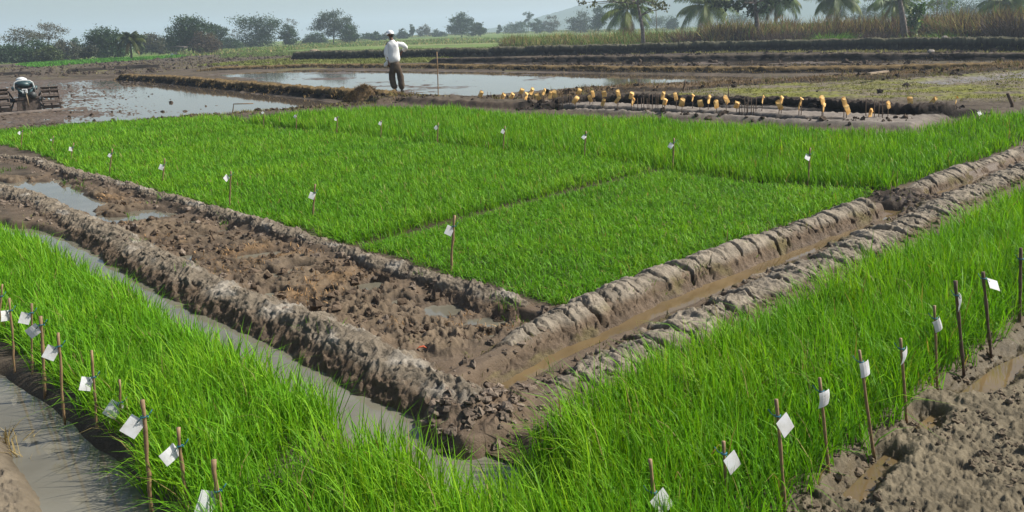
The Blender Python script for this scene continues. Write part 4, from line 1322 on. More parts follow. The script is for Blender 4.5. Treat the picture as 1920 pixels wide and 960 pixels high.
palm('small dark palm standing alone in the left tree line', 248, 108, 72, 100, 22, 1.9, 2, 1.3, .1, trunk_r=.10, tint=.4)
palm('leftmost coconut palm with orange dead fronds beside the pale trunk', 1176, 78, 18, 97, 26, 3.6, 3, 1.3)
palm('second coconut palm with broad drooping fronds left of the dark trunk', 1322, 74, 11, 96, 26, 3.7, 2, 1.3)
palm('third coconut palm with fronds arching just right of the dark trunk', 1452, 72, -4, 93, 26, 3.3, 2, 1.3)
palm('fourth coconut palm standing above the bright green clump', 1566, 68, -4, 92, 26, 3.3, 2, 1.3)
palm('fifth coconut palm partly behind the grey leaning trunk', 1672, 64, 1, 88, 24, 3.0, 2, 1.3)
palm('low palm at the right end with fronds above the reeds', 1880, 58, 4, 84, 22, 3.0, 1, 1.3)


# ------------------------------------------------------------------ reeds and thickets on the far bund
def reeds(label, px, depth, n, h, cols, name='reeds', seed=0, wmul=1.0, group=None, lean=.2, kind='stuff', cat='reeds', hpx=None):
    pl = RL(px, .3, .6)
    P = along(pl, n, .3)
    off = rng.uniform(0, 1, n) ** 1.3 * depth
    u = P / np.linalg.norm(P, axis=1)[:, None]
    P = P + u * off[:, None]
    x, y = P.T
    cl = fbm(x * .55, y * .2, 3, seed)
    cl2 = fbm(x * 1.6, y * .5, 3, seed + 3)
    hh = h * rng.uniform(.45, 1.15, n) * (1 + .35 * cl + .2 * cl2) * (.75 + .25 * sm(0, depth * .5, off))
    k = rng.integers(0, len(cols), n)
    mixv = np.clip(.5 + cl2 * .8 + .7 * fbm(x * .12, y * .12, 3, seed + 8) + rng.normal(0, .22, n), 0, .999)
    k = (mixv * len(cols)).astype(int)
    c = np.array(cols)[k] * rng.uniform(.55, 1.4, (n, 1))
    w = np.full(n, .035 * wmul) * rng.uniform(.6, 1.4, n)
    o = blade_mesh(name, x, y, terrain(x, y) - .05, hh, w, rng.uniform(0, 6.28, n), np.abs(rng.normal(lean, .14, n)), rng.gamma(1.5, .22, n).clip(0, 1.0), np.clip(c, .006, .5), M['dry'], face=rng.uniform(0, 6.28, n))
    return tag(o, label, cat, group, kind)


CB, CO, CG, CD, CT = (.17, .095, .04), (.26, .215, .06), (.11, .21, .03), (.04, .026, .016), (.40, .31, .13)
reeds('tall brown and olive reeds along the right part of the far bund', [(1330, 82), (1440, 79), (1600, 75), (1740, 72), (1830, 74), (1920, 74), (2200, 70)], 7, 36000, 2.45, [CD, CD, CB, CO, (.17, .15, .045), CB, CO, CG, (.30, .24, .11)], seed=41, wmul=1.6)
reeds('lighter green and tan tall grass below the two left palms', [(950, 88), (1080, 86), (1200, 83), (1330, 80)], 9, 17000, 1.75, [CB, CO, CG, CG, CO, CG, CT], seed=51, wmul=1.3)
reeds('short green grass at the foot of the reeds on the far bund', [(960, 89), (1200, 84.5), (1440, 79.5), (1740, 75), (1800, 76), (1920, 77), (2200, 72)], 2.0, 13000, .62, [CG, (.10, .19, .025), CO, CG, CT, (.12, .22, .03)], name='bund_grass', seed=61, wmul=1.2, cat='grass')
reeds('pale green tall meadow grass under the hazy thickets', [(560, 88), (760, 77), (900, 71), (1000, 68.5), (1150, 66), (1350, 60), (1600, 54)], 60, 22000, .9, [CG, (.15, .19, .07), CT, (.14, .18, .06), CG], name='meadow_grass', seed=71, wmul=3.2, cat='grass', lean=.35)
reeds('short pale green grass on the meadow behind the far bund', [(420, 104), (560, 99), (700, 95.5), (840, 93), (960, 90)], 26, 26000, .28, [CG, (.14, .20, .05), (.16, .19, .07), (.13, .18, .05)], name='meadow_grass', seed=85, wmul=2.0, cat='grass', lean=.3)
reeds('green meadow grass below the left half of the tree line', [(330, 103), (450, 98), (560, 92), (700, 86), (850, 82), (960, 79)], 50, 16000, .55, [CG, (.14, .20, .05), (.15, .19, .07), CT, CG], name='meadow_grass', seed=81, wmul=2.6, cat='grass', lean=.35)


def thicket(name, label, cx, by, D, h, wid, n, cols, lean=.3, wmul=1.3, group='clumps on the far bund', cat='shrub', curl=.25):
    D = min(D, G(cx, by, .35)[1] + .8)
    d = ray(cx, by); d = d / d[1]
    x = d[0] * D + rng.normal(0, wid, n); y = D + rng.normal(0, wid * .7, n)
    c = np.array(cols)[rng.integers(0, len(cols), n)] * rng.uniform(.6, 1.4, (n, 1))
    la = np.arctan2(y - D, x - d[0] * D) + rng.normal(0, .6, n)
    o = blade_mesh(name, x, y, terrain(x, y) - .03, h * rng.uniform(.5, 1.15, n), np.full(n, .03 * wmul), la, np.abs(rng.normal(lean, .15, n)), rng.gamma(1.5, curl, n).clip(0, 1), np.clip(c, .006, .5), M['dry'], face=rng.uniform(0, 6.28, n))
    return tag(o, label, cat, group)


DK = [(.045, .032, .028), (.06, .04, .03), (.10, .07, .045)]
thicket('dry_shrub', 'dark dry clump at the left end of the far bund reeds', 962, 84, 97, 1.2, .7, 420, DK + [CO])
thicket('dry_shrub', 'dark dry clump in the meadow edge, second from the left', 1001, 83, 97, 1.35, .8, 460, DK)
thicket('dry_shrub', 'tall dark spiky dry clump left of the first coconut palm', 1104, 82, 94, 1.7, .6, 460, DK)
thicket('dry_shrub', 'brown drooping bush just left of the pale trunk', 1188, 80, 93, 1.9, .8, 500, [CB, CB, CO, (.06, .045, .03)])
thicket('green_shrub', 'small vivid green bush at the foot of the first palm', 1180, 80, 90, .8, .6, 360, [(.09, .22, .03), (.12, .24, .04)])
thicket('dry_shrub', 'dark brown clump below the second coconut palm', 1300, 80, 89, 1.9, .9, 700, DK + [CB])
thicket('dry_shrub', 'dark dry clump just left of the dark trunk', 1392, 79, 83, 1.7, .5, 380, DK + [CB])
thicket('dry_shrub', 'black tangle of stems right of the dark trunk', 1492, 78, 78, 1.5, 1.3, 900, DK)
thicket('green_shrub', 'bright lime green grass clump on the dark bund', 1558, 76.5, 74, 1.15, .75, 700, [(.14, .30, .03), (.18, .34, .04), (.12, .26, .03)], lean=.45)
thicket('dry_shrub', 'black clump at the right edge of the reeds', 1912, 75, 63, 2.3, .7, 700, [(.03, .024, .02), (.05, .035, .025)])
thicket('dry_shrub', 'dark low clump left of the grey leaning trunk', 1650, 75, 71, 1.2, .7, 500, DK)
thicket('green_shrub', 'mid green grass clump right of the grey leaning trunk', 1765, 74, 68, 1.0, 1.2, 700, [(.09, .19, .035), (.11, .21, .04), CO])


# nearer trees whose tops leave the picture
def edge_tree(name, label, base, via, topz, r, crown, col, leaf, n, per, D, bark, group='slender trees on the far bund', sig=.45, seedlobes=None):
    if name == 'slender_tree': D = G(base[0], base[1], .3)[1]
    b = ray(*base); b = b / b[1] * D
    x0, y0 = b[0], D
    z0 = tz(x0, y0)
    e = empty(name, (x0, y0, z0 - .08))
    tag(e, label, 'tree', group)
    pts = [Vector((0, 0, 0))]
    for p in via:
        q = ray(*p); q = q / q[1] * D
        pts.append(Vector((q[0] - x0, 0, EYE + q[2] - z0)))
    pts.append(pts[-1] + Vector((rng.normal(0, .2), rng.normal(0, .3), topz)))
    mb = MB()
    k = len(pts)
    mb.tube(pts, [r * (1.35 - .9 * i / (k - 1)) for i in range(k)], 9)
    C = []
    for p, spread, m in crown:
        q = ray(*p); q = q / q[1] * D
        c = Vector((q[0] - x0, rng.normal(0, .5), EYE + q[2] - z0))
        s = min(pts[1:], key=lambda a: (a - c).length)
        mid = s.lerp(c, .5) + Vector((0, 0, .15))
        mb.tube([s, mid, c], [r * .4, r * .26, r * .1], 5)
        for _ in range(m): C.append((c.x + rng.normal(0, spread), c.y + rng.normal(0, spread), c.z + rng.normal(0, spread * .7)))
    mb.build('trunk', M[bark], e, True)
    leaf_cloud('crown', np.array(C), (sig * .5, sig * .5, sig * .4), per, leaf, col, e, aspect=.7, droop=.5)
    return e


edge_tree('slender_tree', 'slender forked tree with sparse big leaves and pale trunk foot', (1207, 83), [(1205, 55), (1200, 28), (1196, 5)], 2.5, .16,
          [((1092, 3), .12, 5), ((1112, 6), .12, 4), ((1150, -8), .3, 8), ((1180, 4), .35, 10), ((1172, -6), .4, 12), ((1225, 4), .25, 7), ((1236, 10), .2, 6), ((1248, 14), .15, 4), ((1200, -20), .6, 16), ((1230, -20), .5, 10), ((1140, -22), .5, 8)], (.10, .11, .035), .26, 0, 7, 90, 'bark_pale')
edge_tree('slender_tree', 'straight dark trunked tree with large dark hanging leaves', (1421, 79), [(1420, 50), (1418, 25), (1416, 4)], 2.5, .19,
          [((1345, 2), .25, 10), ((1362, 6), .25, 10), ((1378, 10), .16, 9), ((1390, 0), .3, 12), ((1410, 8), .22, 12), ((1412, 22), .15, 6), ((1430, 14), .2, 9), ((1440, 2), .3, 12), ((1458, -8), .4, 12), ((1400, -18), .7, 20), ((1350, -16), .5, 12)], (.035, .055, .02), .30, 0, 7, 82, 'bark')
edge_tree('slender_tree', 'grey leaning coconut like trunk with a climber beside it', (1698, 73.5), [(1694, 40), (1690, 15), (1686, -8)], 3.0, .21,
          [((1680, -20), .5, 14), ((1700, -25), .5, 14)], (.08, .10, .03), .30, 0, 7, 71, 'bark_pale')
edge_tree('thin_sapling', 'thin bare pale sapling behind the reeds between two palms', (1232, 60), [(1231, 40), (1230, 20), (1228, 5)], 1.5, .05, [((1224, 6), .15, 4), ((1238, 8), .15, 4), ((1233, -8), .3, 5)], (.13, .12, .06), .22, 0, 4, 108, 'bark_pale', group='saplings among the reeds')
edge_tree('thin_sapling', 'pale forked sapling with light green leaves at far right', (1758, 40), [(1757, 22), (1758, 8)], 1.6, .07, [((1748, 6), .3, 8), ((1770, 4), .3, 8), ((1760, -4), .3, 8), ((1740, 10), .25, 5), ((1778, 8), .2, 5)], (.12, .17, .06), .26, 0, 5, 84, 'bark_pale', group='saplings among the reeds')
# climber with large pale leaves
VD = G(1712, 74, .3)[1]
d = ray(1712, 74); d = d / d[1] * VD
e = empty('climbing_vine', (d[0], VD, tz(d[0], VD)))
tag(e, 'leafy climbing vine with a few large pale leaves right of the grey trunk', 'vine')
mb = MB()
mb.tube([(0, 0, 0), (.05, 0, .7), (-.02, 0, 1.5), (.05, 0, 2.6)], .03, 5)
mb.build('stem', M['bark'], e, True)
CC = np.stack([rng.normal(.1, .26, 70), rng.normal(0, .2, 70), rng.uniform(1.3, 2.9, 70)], 1)
leaf_cloud('foliage', CC, (.12, .12, .12), 8, .2, (.055, .12, .02), e, aspect=.75, droop=.5)
CC = np.array([[.0, -.3, 1.35], [.05, -.32, 1.3], [-.06, -.3, 1.0], [.0, -.33, .8], [.05, -.3, 1.75], [.0, -.34, 2.1], [-.02, -.3, 2.4]])
leaf_cloud('foliage', CC, (.03, .02, .05), 3, .42, (.30, .36, .18), e, aspect=.75, droop=.9)
# ------------------------------------------------------------------ small sheets (paper tags)
def paper(w, h, M3, pos, bend=.15, fold=0.0, hang=(0, 0), nu=4, nv=5, th=.0012):
    """thin curved card in the local x (width) / z (height) plane, top edge at hang"""
    V, Q = [], []
    for sgn in (1, -1):
        for j in range(nv + 1):
            for i in range(nu + 1):
                u, v = i / nu - .5, j / nv
                y = bend * h * (v * v) + fold * w * (u * u * 2) + sgn * th * .5
                V.append(Vector(pos) + M3 @ Vector((u * w + hang[0], y, -v * h + hang[1])))
    k = (nu + 1) * (nv + 1)
    for j in range(nv):
        for i in range(nu):
            a = j * (nu + 1) + i
            Q.append([a, a + 1, a + nu + 2, a + nu + 1]); Q.append([k + a, k + a + nu + 1, k + a + nu + 2, k + a + 1])
    rim = [i for i in range(nu + 1)] + [j * (nu + 1) + nu for j in range(1, nv + 1)] + [nv * (nu + 1) + i for i in range(nu - 1, -1, -1)] + [j * (nu + 1) for j in range(nv - 1, 0, -1)]
    for a, b in zip(rim, rim[1:] + rim[:1]):
        Q.append([a, k + a, k + b, b])
    return [tuple(v) for v in V], Q


def facing(yaw, roll, pitch=0.0):
    return (Matrix.Rotation(yaw, 3, 'Z') @ Matrix.Rotation(pitch, 3, 'X') @ Matrix.Rotation(roll, 3, 'Y'))


def stake(label, base, top, tagpx, size, roll, yaw, group, seed, r=.0065, bend=.1, fold=0.0, pitch=0.0, mat='bamboo', ext=.05, z=0.0):
    rr = random.Random(seed)
    b = G(base[0], base[1], z); b[2] = z
    t = at_depth(top[0], top[1], b)
    e = empty('tag_stake', tuple(b))
    tag(e, label, 'tag stake', group)
    d = Vector(t - b)
    mb = MB()
    k = 9
    side = d.orthogonal().normalized()
    pts = [d * (-ext / d.length) + (d * (1 + ext / d.length)) * (i / (k - 1)) + side * rr.uniform(-1, 1) * r * .45 for i in range(k)]
    mb.tube(pts, [r * (1.0 + .15 * math.sin(i * 2.2 + seed)) * (1.12 if i % 3 == 2 else 1) for i in range(k)], 8)
    mb.build('pole', M[mat], e, True)
    if tagpx:
        c = Vector(at_depth(tagpx[0], tagpx[1], b) - b)
        # the tag hangs by its corner from the twist tie on the pole
        s = size
        yaw = max(yaw, .5)
        M3 = facing(yaw, roll, pitch - .22)
        up = M3 @ Vector((0, 0, 1))
        V, Q = paper(s * .86, s, M3, c + up * s * .5 - Vector((0, r * 2.2 + .004, 0)), bend, fold)
        m2 = MB(); m2.v = V; m2.q = Q
        m2.build('tag', M['paper'], e, False)
        f = max(.3, min(.96, (c.z + s * .40) / d.z))
        p = d * f
        m3 = MB()
        ring = [p + Vector((math.cos(a) * r * 1.7, math.sin(a) * r * 1.7, (a - 3) * .0012)) for a in np.linspace(0, 6.3, 12)]
        m3.tube(ring, .0022, 5)
        q = c + (p - c) * .45 + Vector((0, -r * 2 - .004, 0))
        m3.tube([p + Vector((0, -r * 1.6, 0)), (p + q) * .5 + Vector((0, -.004, .004)), q], .0018, 5)
        sgn = 1 if c.x < p.x else -1
        m3.tube([p + Vector((sgn * r, 0, 0)), p + Vector((sgn * .022, -.006, .010)), p + Vector((sgn * .034, -.004, .028))], .0018, 5)
        m3.build('tie', M['tie'], e, True)
    return e


L_ = 'left edge of the central beds'
left_row = [
    ((39, 280), (42, 244), (38, 249), .050, .9, 'farthest tag stake at the far left bed, its tag held out sideways', 1.0),
    ((98, 280), (100, 255), (97, 262), .030, .3, 'short stake with a tiny folded tag near the far left bed corner', .5),
    ((132, 304), (138, 268), (134, 279), .058, .35, 'stake with narrow slanting tag where the left mud bank begins', .9),
    ((204, 332), (211, 279), (207, 291), .044, .7, 'bamboo stake with a small crumpled tag and blue tie above the pond', .6),
    ((304, 347), (309, 297), (304, 313), .062, .5, 'stake with a bright square tag left of the pole, above the muddy puddles', .1),
    ((430, 391), (433, 321), (426, 333), .062, 1.0, 'stake with a curled edge on tag, second nearest but one on the left bed edge', 1.1),
    ((586, 412), (591, 345), (586, 366), .062, .5, 'thick stake with slanting tag at the edge of the middle central bed', .3),
    ((845, 512), (852, 404), (843, 431), .066, .55, 'tall thick stake with slanting tag standing in the nearest central bed', .25)]
for i, (b, t, p, s, ro, lab, yw) in enumerate(left_row):
    stake(lab, b, t, p, s, ro, yw, 'tag stakes along the central beds', 20 + i, r=.0085 if i > 5 else .0075)
mid_row = [
    ((494, 236), (495, 207), (493, 211), .05), ((555, 243), (556, 214), (554, 218), .055), ((631, 252), (633, 218), (630, 223), .055),
    ((714, 261), (715, 225), (713, 231), .055), ((820, 273), (822, 230), (818, 239), .06), ((943, 283), (947, 236), (943, 246), .06),
    ((1095, 293), (1099, 246), (1095, 256), .058), ((1261, 322), (1264, 259), (1258, 271), .062), ((1515, 345), (1519, 277), (1513, 294), .068)]
ordn = ['farthest left', 'second', 'third', 'fourth', 'fifth', 'sixth', 'seventh', 'eighth', 'nearest right']
looks = ['with a tiny flat white tag', 'with a small folded white tag', 'with a narrow slanting white tag', 'with a slanting white tag', 'with a bright curled white tag', 'with a bright square white tag',
         'with a broad drooping white tag', 'with a folded over white tag', 'with a wide bright white tag']
for i, (b, t, p, s) in enumerate(mid_row):
    stake('thin stake %s, %s along the diagonal gap' % (looks[i], ordn[i]), b, t, p, s, [1.2, .7, .5, .5, .8, .6, 1.0, .9, .75][i], [.2, .3, .8, .5, .1, .1, .2, .4, .0][i], 'tag stakes along the central beds', 40 + i, r=.0085, bend=[.1, .3, .1, .1, .2, .1, .3, .5, .1][i], pitch=[0, 0, 0, 0, 0, 0, -.5, -.6, -.4][i])
stake('lone stake with a flat white tag in the far right corner bed', (1834, 238), (1836, 208), (1836, 212), .075, 1.3, 0, 'tag stakes along the central beds', 60, r=.006, pitch=-.3)
fl = [
    ((-4, 640), (4, 533), (-5, 562), .05, .3, .9, 'stake cut by the left picture edge with its blue tie loose'),
    ((27, 690), (18, 559), (14, 590), .055, .2, 1.25, 'left leaning stake with tag turned edge on, next to the picture edge'),
    ((60, 700), (59, 569), (50, 595), .058, .42, .5, 'stake with a printed diamond shaped tag left of its reddish pole'),
    ((84, 730), (77, 593), (67, 618), .060, 1.05, .3, 'stake with a bent white tag flying out to the left near the picture edge'),
    ((120, 778), (109, 624), (99, 659), .062, .6, .1, 'stake with a square printed tag, just below the one with the flying tag'),
    ((182, 798), (171, 657), (165, 717), .060, .45, .95, 'tall stake with a narrow slanting tag low on its pole'),
    ((229, 815), (224, 712), (216, 766), .070, .72, .1, 'short stake with a folded two part tag at the water edge'),
    ((283, 946), (268, 750), (254, 795), .070, .78, .05, 'thick tall bamboo stake with a big square tag turned on its corner'),
    ((352, 962), (334, 802), (325, 848), .062, 1.2, 1.1, 'leaning stake with a thin tag seen edge on'),
    ((420, 1000), (399, 863), (393, 935), .075, .5, .7, 'thick leaning stake with a drooping tag near the bottom edge')]
for i, (b, t, p, s, ro, yw, lab) in enumerate(fl):
    stake(lab, b, t, p, s, ro, yw, 'tag stakes along the lower left bed', 70 + i, r=[.005, .0055, .005, .0075, .006, .0055, .005, .0075, .0062, .008][i], fold=.4 if i == 6 else 0, bend=[.1, .2, 0, .35, .02, .1, .1, .02, .25, .1][i])
fr = [
    ((1236, 1010), (1218, 862), (1240, 938), .078, -.5, -.1, 'stake with a large dim tag low down between the grass at the bottom edge'),
    ((1365, 970), (1356, 828), (1372, 863), .066, -.45, .2, 'stake with a tag half hidden by a bent rice leaf'),
    ((1472, 952), (1455, 749), (1470, 793), .068, -.5, .1, 'tall stake with a plain square tag tilted to the right, at the mud edge'),
    ((1554, 884), (1537, 708), (1547, 745), .062, -.12, .1, 'stake with a torn two step tag hanging straight'),
    ((1637, 840), (1611, 657), (1622, 689), .060, -.15, .2, 'tall leaning stake with a creased tag beside the brown puddle'),
    ((1699, 781), (1689, 634), (1698, 664), .064, -.25, .8, 'stake with a narrow curved tag and loose green tie'),
    ((1757, 715), (1752, 573), (1761, 606), .062, -.45, .1, 'stake with a double folded tag, its pole hidden by leaves'),
    ((1806, 687), (1791, 527), (1799, 563), .070, -.35, 1.2, 'tall dark stake with a tag twisted nearly edge on'),
    ((1857, 655), (1843, 510), (1859, 531), .068, -1.15, .1, 'dark stake with a white tag blown out flat to the right'),
    ((1912, 600), (1914, 465), (1923, 492), .055, -.2, .6, 'dark thick stake at the right edge with its tag cut by the picture edge')]
for i, (b, t, p, s, ro, yw, lab) in enumerate(fr):
    stake(lab, b, t, p, s, ro, yw, 'tag stakes along the lower right bed', 90 + i, r=[.006, .0055, .006, .006, .006, .0065, .006, .008, .0078, .0085][i], mat='bamboo' if i < 7 else 'bamboo_dark', fold=[0, 0, 0, .2, .3, .2, .6, .2, 0, 0][i], bend=[.05, .1, .05, .3, .1, .35, .15, .25, .05, .1][i], pitch=-.5 if i == 8 else 0)


# ------------------------------------------------------------------ orange seed envelopes on sticks
def envelope_stake(label, base, cpx, seed, w=.092, h=.155):
    rr = random.Random(seed)
    b = G(base[0], base[1], 0.02); b[2] = .02
    c = Vector(at_depth(cpx[0], cpx[1], b) - b)
    e = empty('envelope_stake', tuple(b))
    tag(e, label, 'marker', 'sticks with orange envelopes')
    top = Vector((c.x + rr.uniform(-.01, .01), 0, c.z + h * .12))
    mb = MB()
    mb.tube([(0, 0, -.06), (top.x * .5 + rr.uniform(-.004, .004), 0, top.z * .5), tuple(top)], [.0075, .007, .006], 6)
    mb.build('pole', M['bamboo_dark'], e, True)
    yaw, roll = rr.uniform(-.25, 1.15), rr.choice((-1, 1)) * rr.uniform(.15, .7)
    w *= rr.uniform(.8, 1.2); h *= rr.uniform(.8, 1.15)
    M3 = facing(yaw, roll)
    V, Q = [], []
    sk = rr.uniform(-.3, .3); pk = rr.uniform(.15, .45)
    prof = [(-.5, .34 + .16 * rr.random(), .02), (-.36, .5, .06), (0, .47, .10), (.28, .50, .06), (.40, .46, .03), (.54, pk, .015)]   # bottom to top: slumped paper pocket
    n = 8
    tw = rr.uniform(-.5, .5)
    for (zz, hw, th) in prof:
        for k in range(n):
            a = 2 * math.pi * k / n
            x = hw * w * max(-1, min(1, 1.5 * math.cos(a))) + sk * w * (zz * zz * 2)
            y = th * w * math.sin(a) + tw * w * (zz + .1) ** 2 * .9
            zq = zz * h + .05 * h * math.sin(3 * a + seed) * (1 if zz in (-.5, .52) else .3)
            V.append(tuple(c + M3 @ Vector((x, y, zq))))
    for j in range(len(prof) - 1):
        for k in range(n):
            Q.append([j * n + k, j * n + (k + 1) % n, (j + 1) * n + (k + 1) % n, (j + 1) * n + k])
    m = MB(); m.v = V; m.q = Q
    # the folded flap lies over one side
    i0 = len(m.v)
    f = rr.choice((-1, 1))
    for (x, y, z) in ((-.44, -.06, .45), (.44, -.06, .45), (.30, -.36, .22 - .08 * f), (-.30, -.36, .22 + .08 * f)):
        m.v.append(tuple(c + M3 @ Vector((x * w, y * w, z * h))))
    m.q.append([i0, i0 + 1, i0 + 2, i0 + 3])
    m.t += [[0 + k2, 0, k2 + 1] for k2 in range(1, n - 1)]
    b0 = (len(prof) - 1) * n
    m.t += [[b0, b0 + k2, b0 + k2 + 1] for k2 in range(1, n - 1)]
    m.build('envelope', M['envelope'], e, False)
    return e


ENV = [((902, 176), (906, 193)), ((943, 181), (943, 196)), ((960, 180), (961, 197)), ((978, 171), (977, 197)), ((987, 180), (985, 200)), ((997, 171), (997, 198)), ((1008, 181), (1008, 200)),
       ((1020, 172), (1020, 202)), ((1032, 178), (1031, 202)), ((1040, 176), (1039, 202)), ((1086, 172), (1086, 201)), ((1079, 187), (1079, 205)), ((1106, 185), (1105, 203)), ((1112, 176), (1111, 202)),
       ((1133, 176), (1133, 203)), ((1131, 192), (1130, 206)), ((1159, 175), (1159, 205)), ((1158, 187), (1157, 207)), ((1184, 179), (1184, 210)), ((1187, 190), (1190, 209)), ((1243, 179), (1242, 209)),
       ((1247, 191), (1246, 211)), ((1267, 181), (1268, 211)), ((1279, 192), (1278, 213)), ((1299, 183), (1298, 210)), ((1313, 194), (1312, 215)), ((1329, 186), (1328, 213)), ((1343, 195), (1343, 217)),
       ((1362, 187), (1361, 215)), ((1382, 197), (1380, 216)), ((1430, 186), (1427, 217)), ((1465, 188), (1465, 220)), ((1461, 197), (1460, 221)), ((1502, 190), (1502, 223)), ((1498, 199), (1498, 223)),
       ((1542, 187), (1541, 226)), ((1544, 201), (1543, 227)), ((1583, 190), (1582, 227)), ((1589, 205), (1587, 228)), ((1632, 213), (1630, 227)), ((1666, 197), (1665, 226)), ((1707, 190), (1703, 219)),
       ((1750, 189), (1749, 218)), ((1793, 188), (1792, 213))]
ENUM = ['first', 'second', 'third', 'fourth', 'fifth', 'sixth', 'seventh', 'eighth', 'ninth', 'tenth', 'eleventh', 'twelfth', 'thirteenth', 'fourteenth', 'fifteenth', 'sixteenth', 'seventeenth', 'eighteenth', 'nineteenth', 'twentieth']
ENV.sort(key=lambda a: a[0][0])
for i, (c_, b_) in enumerate(ENV):
    if i < 20: pos = '%s from the left of the row' % ENUM[i]
    elif i < len(ENV) - 20: pos = '%s in the right half of the row' % ENUM[i - 20]
    else: pos = '%s from the right end of the row' % ENUM[len(ENV) - 1 - i]
    high = 'high' if c_[1] < b_[1] - 22 else 'low'
    envelope_stake('orange envelope set %s on its stick, %s' % (high, pos), b_, c_, 300 + i)
BARE = [((906, 178), (908, 194)), ((914, 172), (914, 193)), ((920, 172), (920, 194)), ((1047, 178), (1047, 203)), ((1055, 178), (1055, 204)), ((1063, 172), (1063, 202)), ((1068, 174), (1068, 202)), ((1073, 180), (1073, 202)),
        ((1077, 173), (1077, 202)), ((1195, 184), (1196, 209)), ((1202, 183), (1203, 209)), ((1207, 183), (1208, 209)), ((1213, 184), (1214, 210)), ((1217, 176), (1217, 209)), ((1223, 175), (1223, 209)), ((1230, 173), (1230, 209)),
        ((1234, 174), (1234, 209)), ((1387, 190), (1387, 218)), ((1391, 195), (1392, 218)), ((1396, 182), (1396, 217)), ((1400, 195), (1400, 220)), ((1403, 187), (1402, 218)), ((1409, 182), (1408, 221)), ((1413, 196), (1414, 220)),
        ((1418, 182), (1417, 218)), ((1624, 182), (1624, 225)), ((1640, 187), (1640, 226)), ((1648, 189), (1647, 227)), ((1655, 183), (1655, 228))]
cl_name = {0: 'left end cluster', 1: 'second cluster', 2: 'third cluster', 3: 'fourth cluster', 4: 'right cluster'}


def cluster(x): return 0 if x < 930 else 1 if x < 1090 else 2 if x < 1240 else 3 if x < 1430 else 4


cnt = {}
rrb = random.Random(5)
for (t_, b_) in BARE:
    k = cluster(t_[0]); cnt[k] = cnt.get(k, 0) + 1
    b = G(b_[0], b_[1], .02); b[2] = .02
    t = at_depth(t_[0], t_[1], b)
    mb = MB()
    d = Vector(t - b)
    mb.tube([tuple(-d * .15), tuple(d * .5 + Vector((rrb.uniform(-.008, .008), 0, 0))), tuple(d)], [.0075, .007, .0055], 6)
    o = mb.build('bare_stick', M['bamboo_dark'], None, True)
    o.location = tuple(b)
    tag(o, 'thin bare stick, %s from the left in the %s of the envelope row' % (ENUM[cnt[k] - 1], cl_name[k]), 'stick', 'bare sticks between the orange envelopes')


def stick(name, label, pts, r, mat, cat, depth_of=None, z=0.0, radii=None):
    b = G(pts[0][0], pts[0][1], z); b[2] = z
    P = [Vector((0, 0, -.05))] + [Vector(at_depth(p[0], p[1], b) - b) for p in pts]
    mb = MB()
    mb.tube(P, r if radii is None else radii, 7)
    o = mb.build(name, M[mat], None, True)
    o.location = tuple(b)
    return tag(o, label, cat)


stick('tall_stake', 'tall thin bamboo pole standing alone right of the man', [(822, 189), (821, 150), (820, 120), (819, 97)], .013, 'bamboo', 'pole', z=.05)
stick('leaning_stick', 'dark stick leaning left on the far right bank', [(1898, 196), (1893, 184), (1889, 175)], .03, 'bamboo_dark', 'stick', z=.05)
stick('twig', 'thin dark twig standing on the broken ridge', [(1281, 168), (1284, 158), (1285, 150)], .02, 'bamboo_dark', 'stick', z=.2)
stick('twig', 'tall thin twig standing behind the orange envelopes', [(1366, 184), (1366, 172), (1365, 160)], .012, 'bamboo_dark', 'stick', z=.1)
stick('bent_twig', 'thin bent twig with a level arm at the paddy edge', [(435, 216), (437, 205), (438, 195), (457, 194.5), (475, 194)], .012, 'bamboo', 'stick')
# plank, stone and boulder, all on the far right banks


def lay(name, label, a, b, w, h, mat, cat, z):
    A, B = Vector(G(a[0], a[1], z)), Vector(G(b[0], b[1], z))
    d = B - A
    e = MB()
    n = 6
    rr = random.Random(int(a[0]))
    yaw = math.atan2(d.y, d.x)
    L = d.length
    e.v = []
    for i in range(n + 1):
        x = L * (i / n - .5)
        dz = rr.uniform(-.004, .004)
        ww = w * rr.uniform(.92, 1.05)
        for (y, zz) in ((-ww / 2, 0), (ww / 2, 0), (ww / 2, h), (-ww / 2, h)): e.v.append((x, y, zz + dz))
    for i in range(n):
        for k in range(4):
            e.q.append([i * 4 + k, i * 4 + (k + 1) % 4, (i + 1) * 4 + (k + 1) % 4, (i + 1) * 4 + k][::-1])
    e.q += [[0, 1, 2, 3], [n * 4 + 3, n * 4 + 2, n * 4 + 1, n * 4]]
    o = e.build(name, M[mat], None, False, bevel=min(w, h) * .12)
    o.location = (A + B) / 2
    o.rotation_euler = (0, 0, yaw)
    return tag(o, label, cat)


lay('wooden_plank', 'pale weathered plank lying on the broken ridge at right', (1628, 140), (1663, 135.5), .12, .05, 'wood', 'plank', .28)
lay('wooden_beam', 'long muddy wooden beam lying in front of the hand tractor', (-60, 220), (163, 203.5), .08, .055, 'bark_pale', 'beam', .0)
p = G(1771, 75.5, .52)
mb = MB(); mb.lump((0, 0, .10), (.22, .14, .14), 5, 12, 8, .25)
o = mb.build('broken_slab', M['stone'], None, False); o.location = tuple(p); tag(o, 'small tilted grey slab on top of the dark far bund', 'stone')
p = G(1745, 101, 0.05)
mb = MB(); mb.lump((0, 0, .08), (.17, .12, .13), 8, 12, 8, .2)
o = mb.build('rock', M['stone'], None, True); o.location = tuple(p); tag(o, 'pale rounded rock at the foot of the dark far bund', 'stone')
p = G(590, 97.5, .4)
mb = MB(); mb.lump((0, 0, .08), (.5, .3, .2), 9, 12, 8, .3)
o = mb.build('rock', M['wood'], None, True); o.location = tuple(p); tag(o, 'light heap of dry soil on the left end of the far bund', 'stone')
p = G(789, 645, .03)
